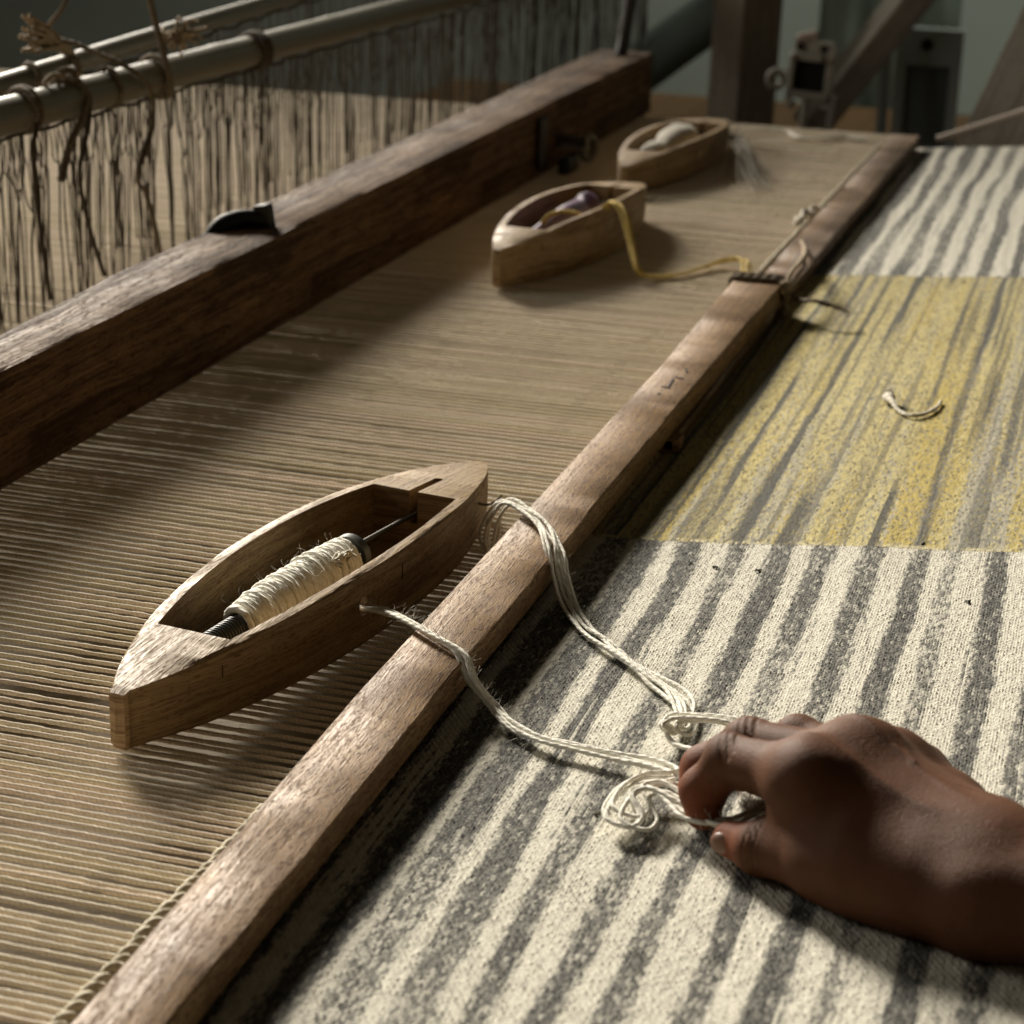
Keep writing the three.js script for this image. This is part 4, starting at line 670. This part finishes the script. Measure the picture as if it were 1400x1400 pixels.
  const nail = (at, nrm, dir, w, l) => {
    const gg = new THREE.SphereGeometry(1, 20, 12, 0, Math.PI * 2, 0, Math.PI * 0.42); gg.scale(w, 0.0022, l);
    const y = V(...nrm).normalize(), zz = V(...dir).addScaledVector(y, -V(...dir).dot(y)).normalize(), x = y.clone().cross(zz); gg.applyMatrix4(new THREE.Matrix4().makeBasis(x, y, zz)); gg.translate(...at); part('fingernail', gg, nailM, person);
  };
  nail([0.2290, 0.0298, 0.4506], [-0.45, 0.22, 0.85], [-0.8, -0.15, -0.5], 0.0046, 0.0058);
  nail([0.2105, 0.0300, 0.4268], [-0.95, -0.05, 0.15], [0.15, -0.9, 0.35], 0.0042, 0.0060);
}

// ---------------------------------------------------------------- behind the loom, out of focus
const dimWood = woodMaterial('dim_post_wood', { light: [0.36, 0.31, 0.245], dark: [0.20, 0.17, 0.13], seed: 311, w: 512, h: 128, lenU: 0.6, lenV: 0.2, rough: 0.7 });
const bg = (name, label, cat, geo, mat) => single(name, geo, mat, label, cat);
function beamBetween(a, b, w, d, mat, along = 'z') { const L = a.distanceTo(b); const g = boxUV(new RoundedBoxGeometry(w, d, L, 2, 0.004), 'z'); const m = new THREE.Matrix4().lookAt(a, b, V(0.1, 1, 0.05)); g.applyMatrix4(m); g.translate((a.x + b.x) / 2, (a.y + b.y) / 2, (a.z + b.z) / 2); return g; }
bg('loom_post', 'upright brown wooden loom post behind the farthest shuttle', 'post', beamBetween(V(-0.305, -0.8, -2.36), V(-0.300, 1.2, -2.45), 0.085, 0.09, dimWood), dimWood);
bg('roller', 'grey green round roller slanting behind the far end of the batten beam', 'roller', tube([V(-0.62, -0.11, -2.61), V(-0.51, -0.018, -2.657), V(-0.388, 0.080, -2.692), V(-0.25, 0.19, -2.73)], 0.048, { seg: 20, rad: 24 }), plain('grey_green_paint', [0.13, 0.16, 0.14], 0.75));
bg('diagonal_brace', 'dark diagonal wooden brace at the top behind the white bracket', 'brace', beamBetween(V(-0.20, -0.12, -2.50), V(0.05, 0.25, -2.56), 0.09, 0.05, dimWood), dimWood);
bg('side_board', 'broad brown board leaning at the far right edge', 'board', beamBetween(V(0.14, -0.16, -1.98), V(0.27, 0.20, -2.08), 0.16, 0.03, dimWood), dimWood);
bg('pale_stick', 'pale thin stick lying past the far corner of the rug at the right edge', 'stick', tube([V(0.108, 0.012, -1.637), V(0.150, 0.028, -1.643), V(0.235, 0.062, -1.651)], 0.0052, { seg: 12, rad: 10 }), plain('pale_wood', [0.55, 0.46, 0.38], 0.6));
{
  const t = thing('metal_bracket', 'pale metal bracket with a black square opening standing behind the warp', 'bracket');
  const m = plain('pale_metal', [0.34, 0.31, 0.26], 0.6), dk = plain('bracket_opening', [0.006, 0.006, 0.006], 0.9), box = (w, h, d, x, y, z) => new RoundedBoxGeometry(w, h, d, 2, 0.002).rotateZ(-0.06).translate(x, y, z);
  part('frame_side', box(0.009, 0.075, 0.016, -0.1575, 0.032, -2.012), m, t); part('frame_side', box(0.013, 0.095, 0.016, -0.0985, 0.034, -2.018), m, t);
  part('frame_bar', box(0.066, 0.010, 0.016, -0.128, 0.0655, -2.015), m, t); part('frame_bar', box(0.064, 0.012, 0.016, -0.129, 0.0085, -2.012), m, t);
  part('opening', box(0.052, 0.048, 0.006, -0.128, 0.037, -2.020), dk, t);
  part('upper_plate', box(0.062, 0.020, 0.008, -0.125, 0.0815, -2.021), m, t);
  for (const x of [-0.146, -0.109]) part('bolt_hole', new THREE.CylinderGeometry(0.006, 0.006, 0.006, 16).rotateX(Math.PI / 2).translate(x, 0.081 - (x + 0.128) * 0.06, -2.015), dk, t);
  for (const x of [-0.155, -0.113]) part('bolt', new THREE.SphereGeometry(0.0055, 16, 12).translate(x, 0.067, -2.003), m, t);
  part('loop', new THREE.TorusGeometry(0.0125, 0.0055, 10, 24).rotateY(0.5).translate(-0.180, 0.030, -2.008), m, t); part('loop_arm', new RoundedBoxGeometry(0.016, 0.006, 0.008, 2, 0.002).rotateZ(0.4).translate(-0.167, 0.043, -2.010), m, t);
  part('bolt', new THREE.SphereGeometry(0.0075, 16, 12).translate(-0.153, -0.006, -2.004), m, t);
  part('leg', tube([V(-0.133, 0.005, -2.010), V(-0.130, -0.016, -2.008), V(-0.133, -0.05, -2.006), V(-0.132, -0.3, -2.0)], 0.006, { seg: 14 }), m, t); part('leg', box(0.010, 0.40, 0.012, -0.101, -0.19, -2.015), m, t);
  part('hood', new RoundedBoxGeometry(0.034, 0.014, 0.016, 3, 0.005).rotateZ(0.25).translate(-0.137, 0.097, -2.02), plain('pinkish_metal', [0.40, 0.30, 0.25], 0.6), t);
}
{
  const t = thing('machine_panel', 'dim grey green machine panel with a round hole far behind the rug', 'machine');
  const m = plain('grey_panel', [0.34, 0.37, 0.34], 0.7), dk = plain('panel_hole', [0.01, 0.01, 0.01], 0.9);
  part('panel', new RoundedBoxGeometry(0.13, 0.075, 0.03, 2, 0.004).translate(-0.045, -0.020, -3.04), m, t);
  part('hole', new THREE.CylinderGeometry(0.012, 0.012, 0.008, 20).rotateX(Math.PI / 2).translate(-0.05, -0.014, -3.024), dk, t);
  part('leg', new RoundedBoxGeometry(0.02, 0.7, 0.03, 2, 0.003).translate(-0.098, -0.40, -3.04), m, t); part('leg', new RoundedBoxGeometry(0.02, 0.7, 0.03, 2, 0.003).translate(0.01, -0.40, -3.04), m, t);
  part('lower_panel', new RoundedBoxGeometry(0.086, 0.5, 0.012, 2, 0.003).translate(-0.044, -0.300, -3.05), plain('darker_panel', [0.12, 0.14, 0.14], 0.6), t);
}
bg('bench', 'dark brown bench behind the warp, below the roller', 'bench', boxUV(new RoundedBoxGeometry(2.2, 0.16, 0.4, 2, 0.01).translate(-0.2, -0.335, -3.6), 'x'), M.beam);

bg('thin_pole', 'thin upright grey pole between the bracket and the grey panel', 'pole', tube([V(-0.112, -0.5, -2.92), V(-0.118, 0.0, -2.93), V(-0.122, 0.5, -2.94)], 0.011, { seg: 8, rad: 12 }), plain('grey_pole', [0.22, 0.23, 0.20], 0.7));
bg('hanging_cloth', 'dull green cloth hanging dimly behind the bracket and the brace', 'cloth', (() => { const g = new THREE.PlaneGeometry(0.34, 0.5, 24, 12), p = g.attributes.position; for (let i = 0; i < p.count; i++) p.setZ(i, 0.03 * Math.sin(p.getX(i) * 55 + p.getY(i) * 4) + 0.015 * vn(p.getX(i) * 20 + 9, p.getY(i) * 9 + 9, 6)); g.computeVertexNormals(); return g.translate(-0.23, -0.16, -3.9); })(), plain('dull_green_cloth', [0.16, 0.19, 0.15], 0.95, { side: THREE.DoubleSide }));

renderer.render(scene, camera);
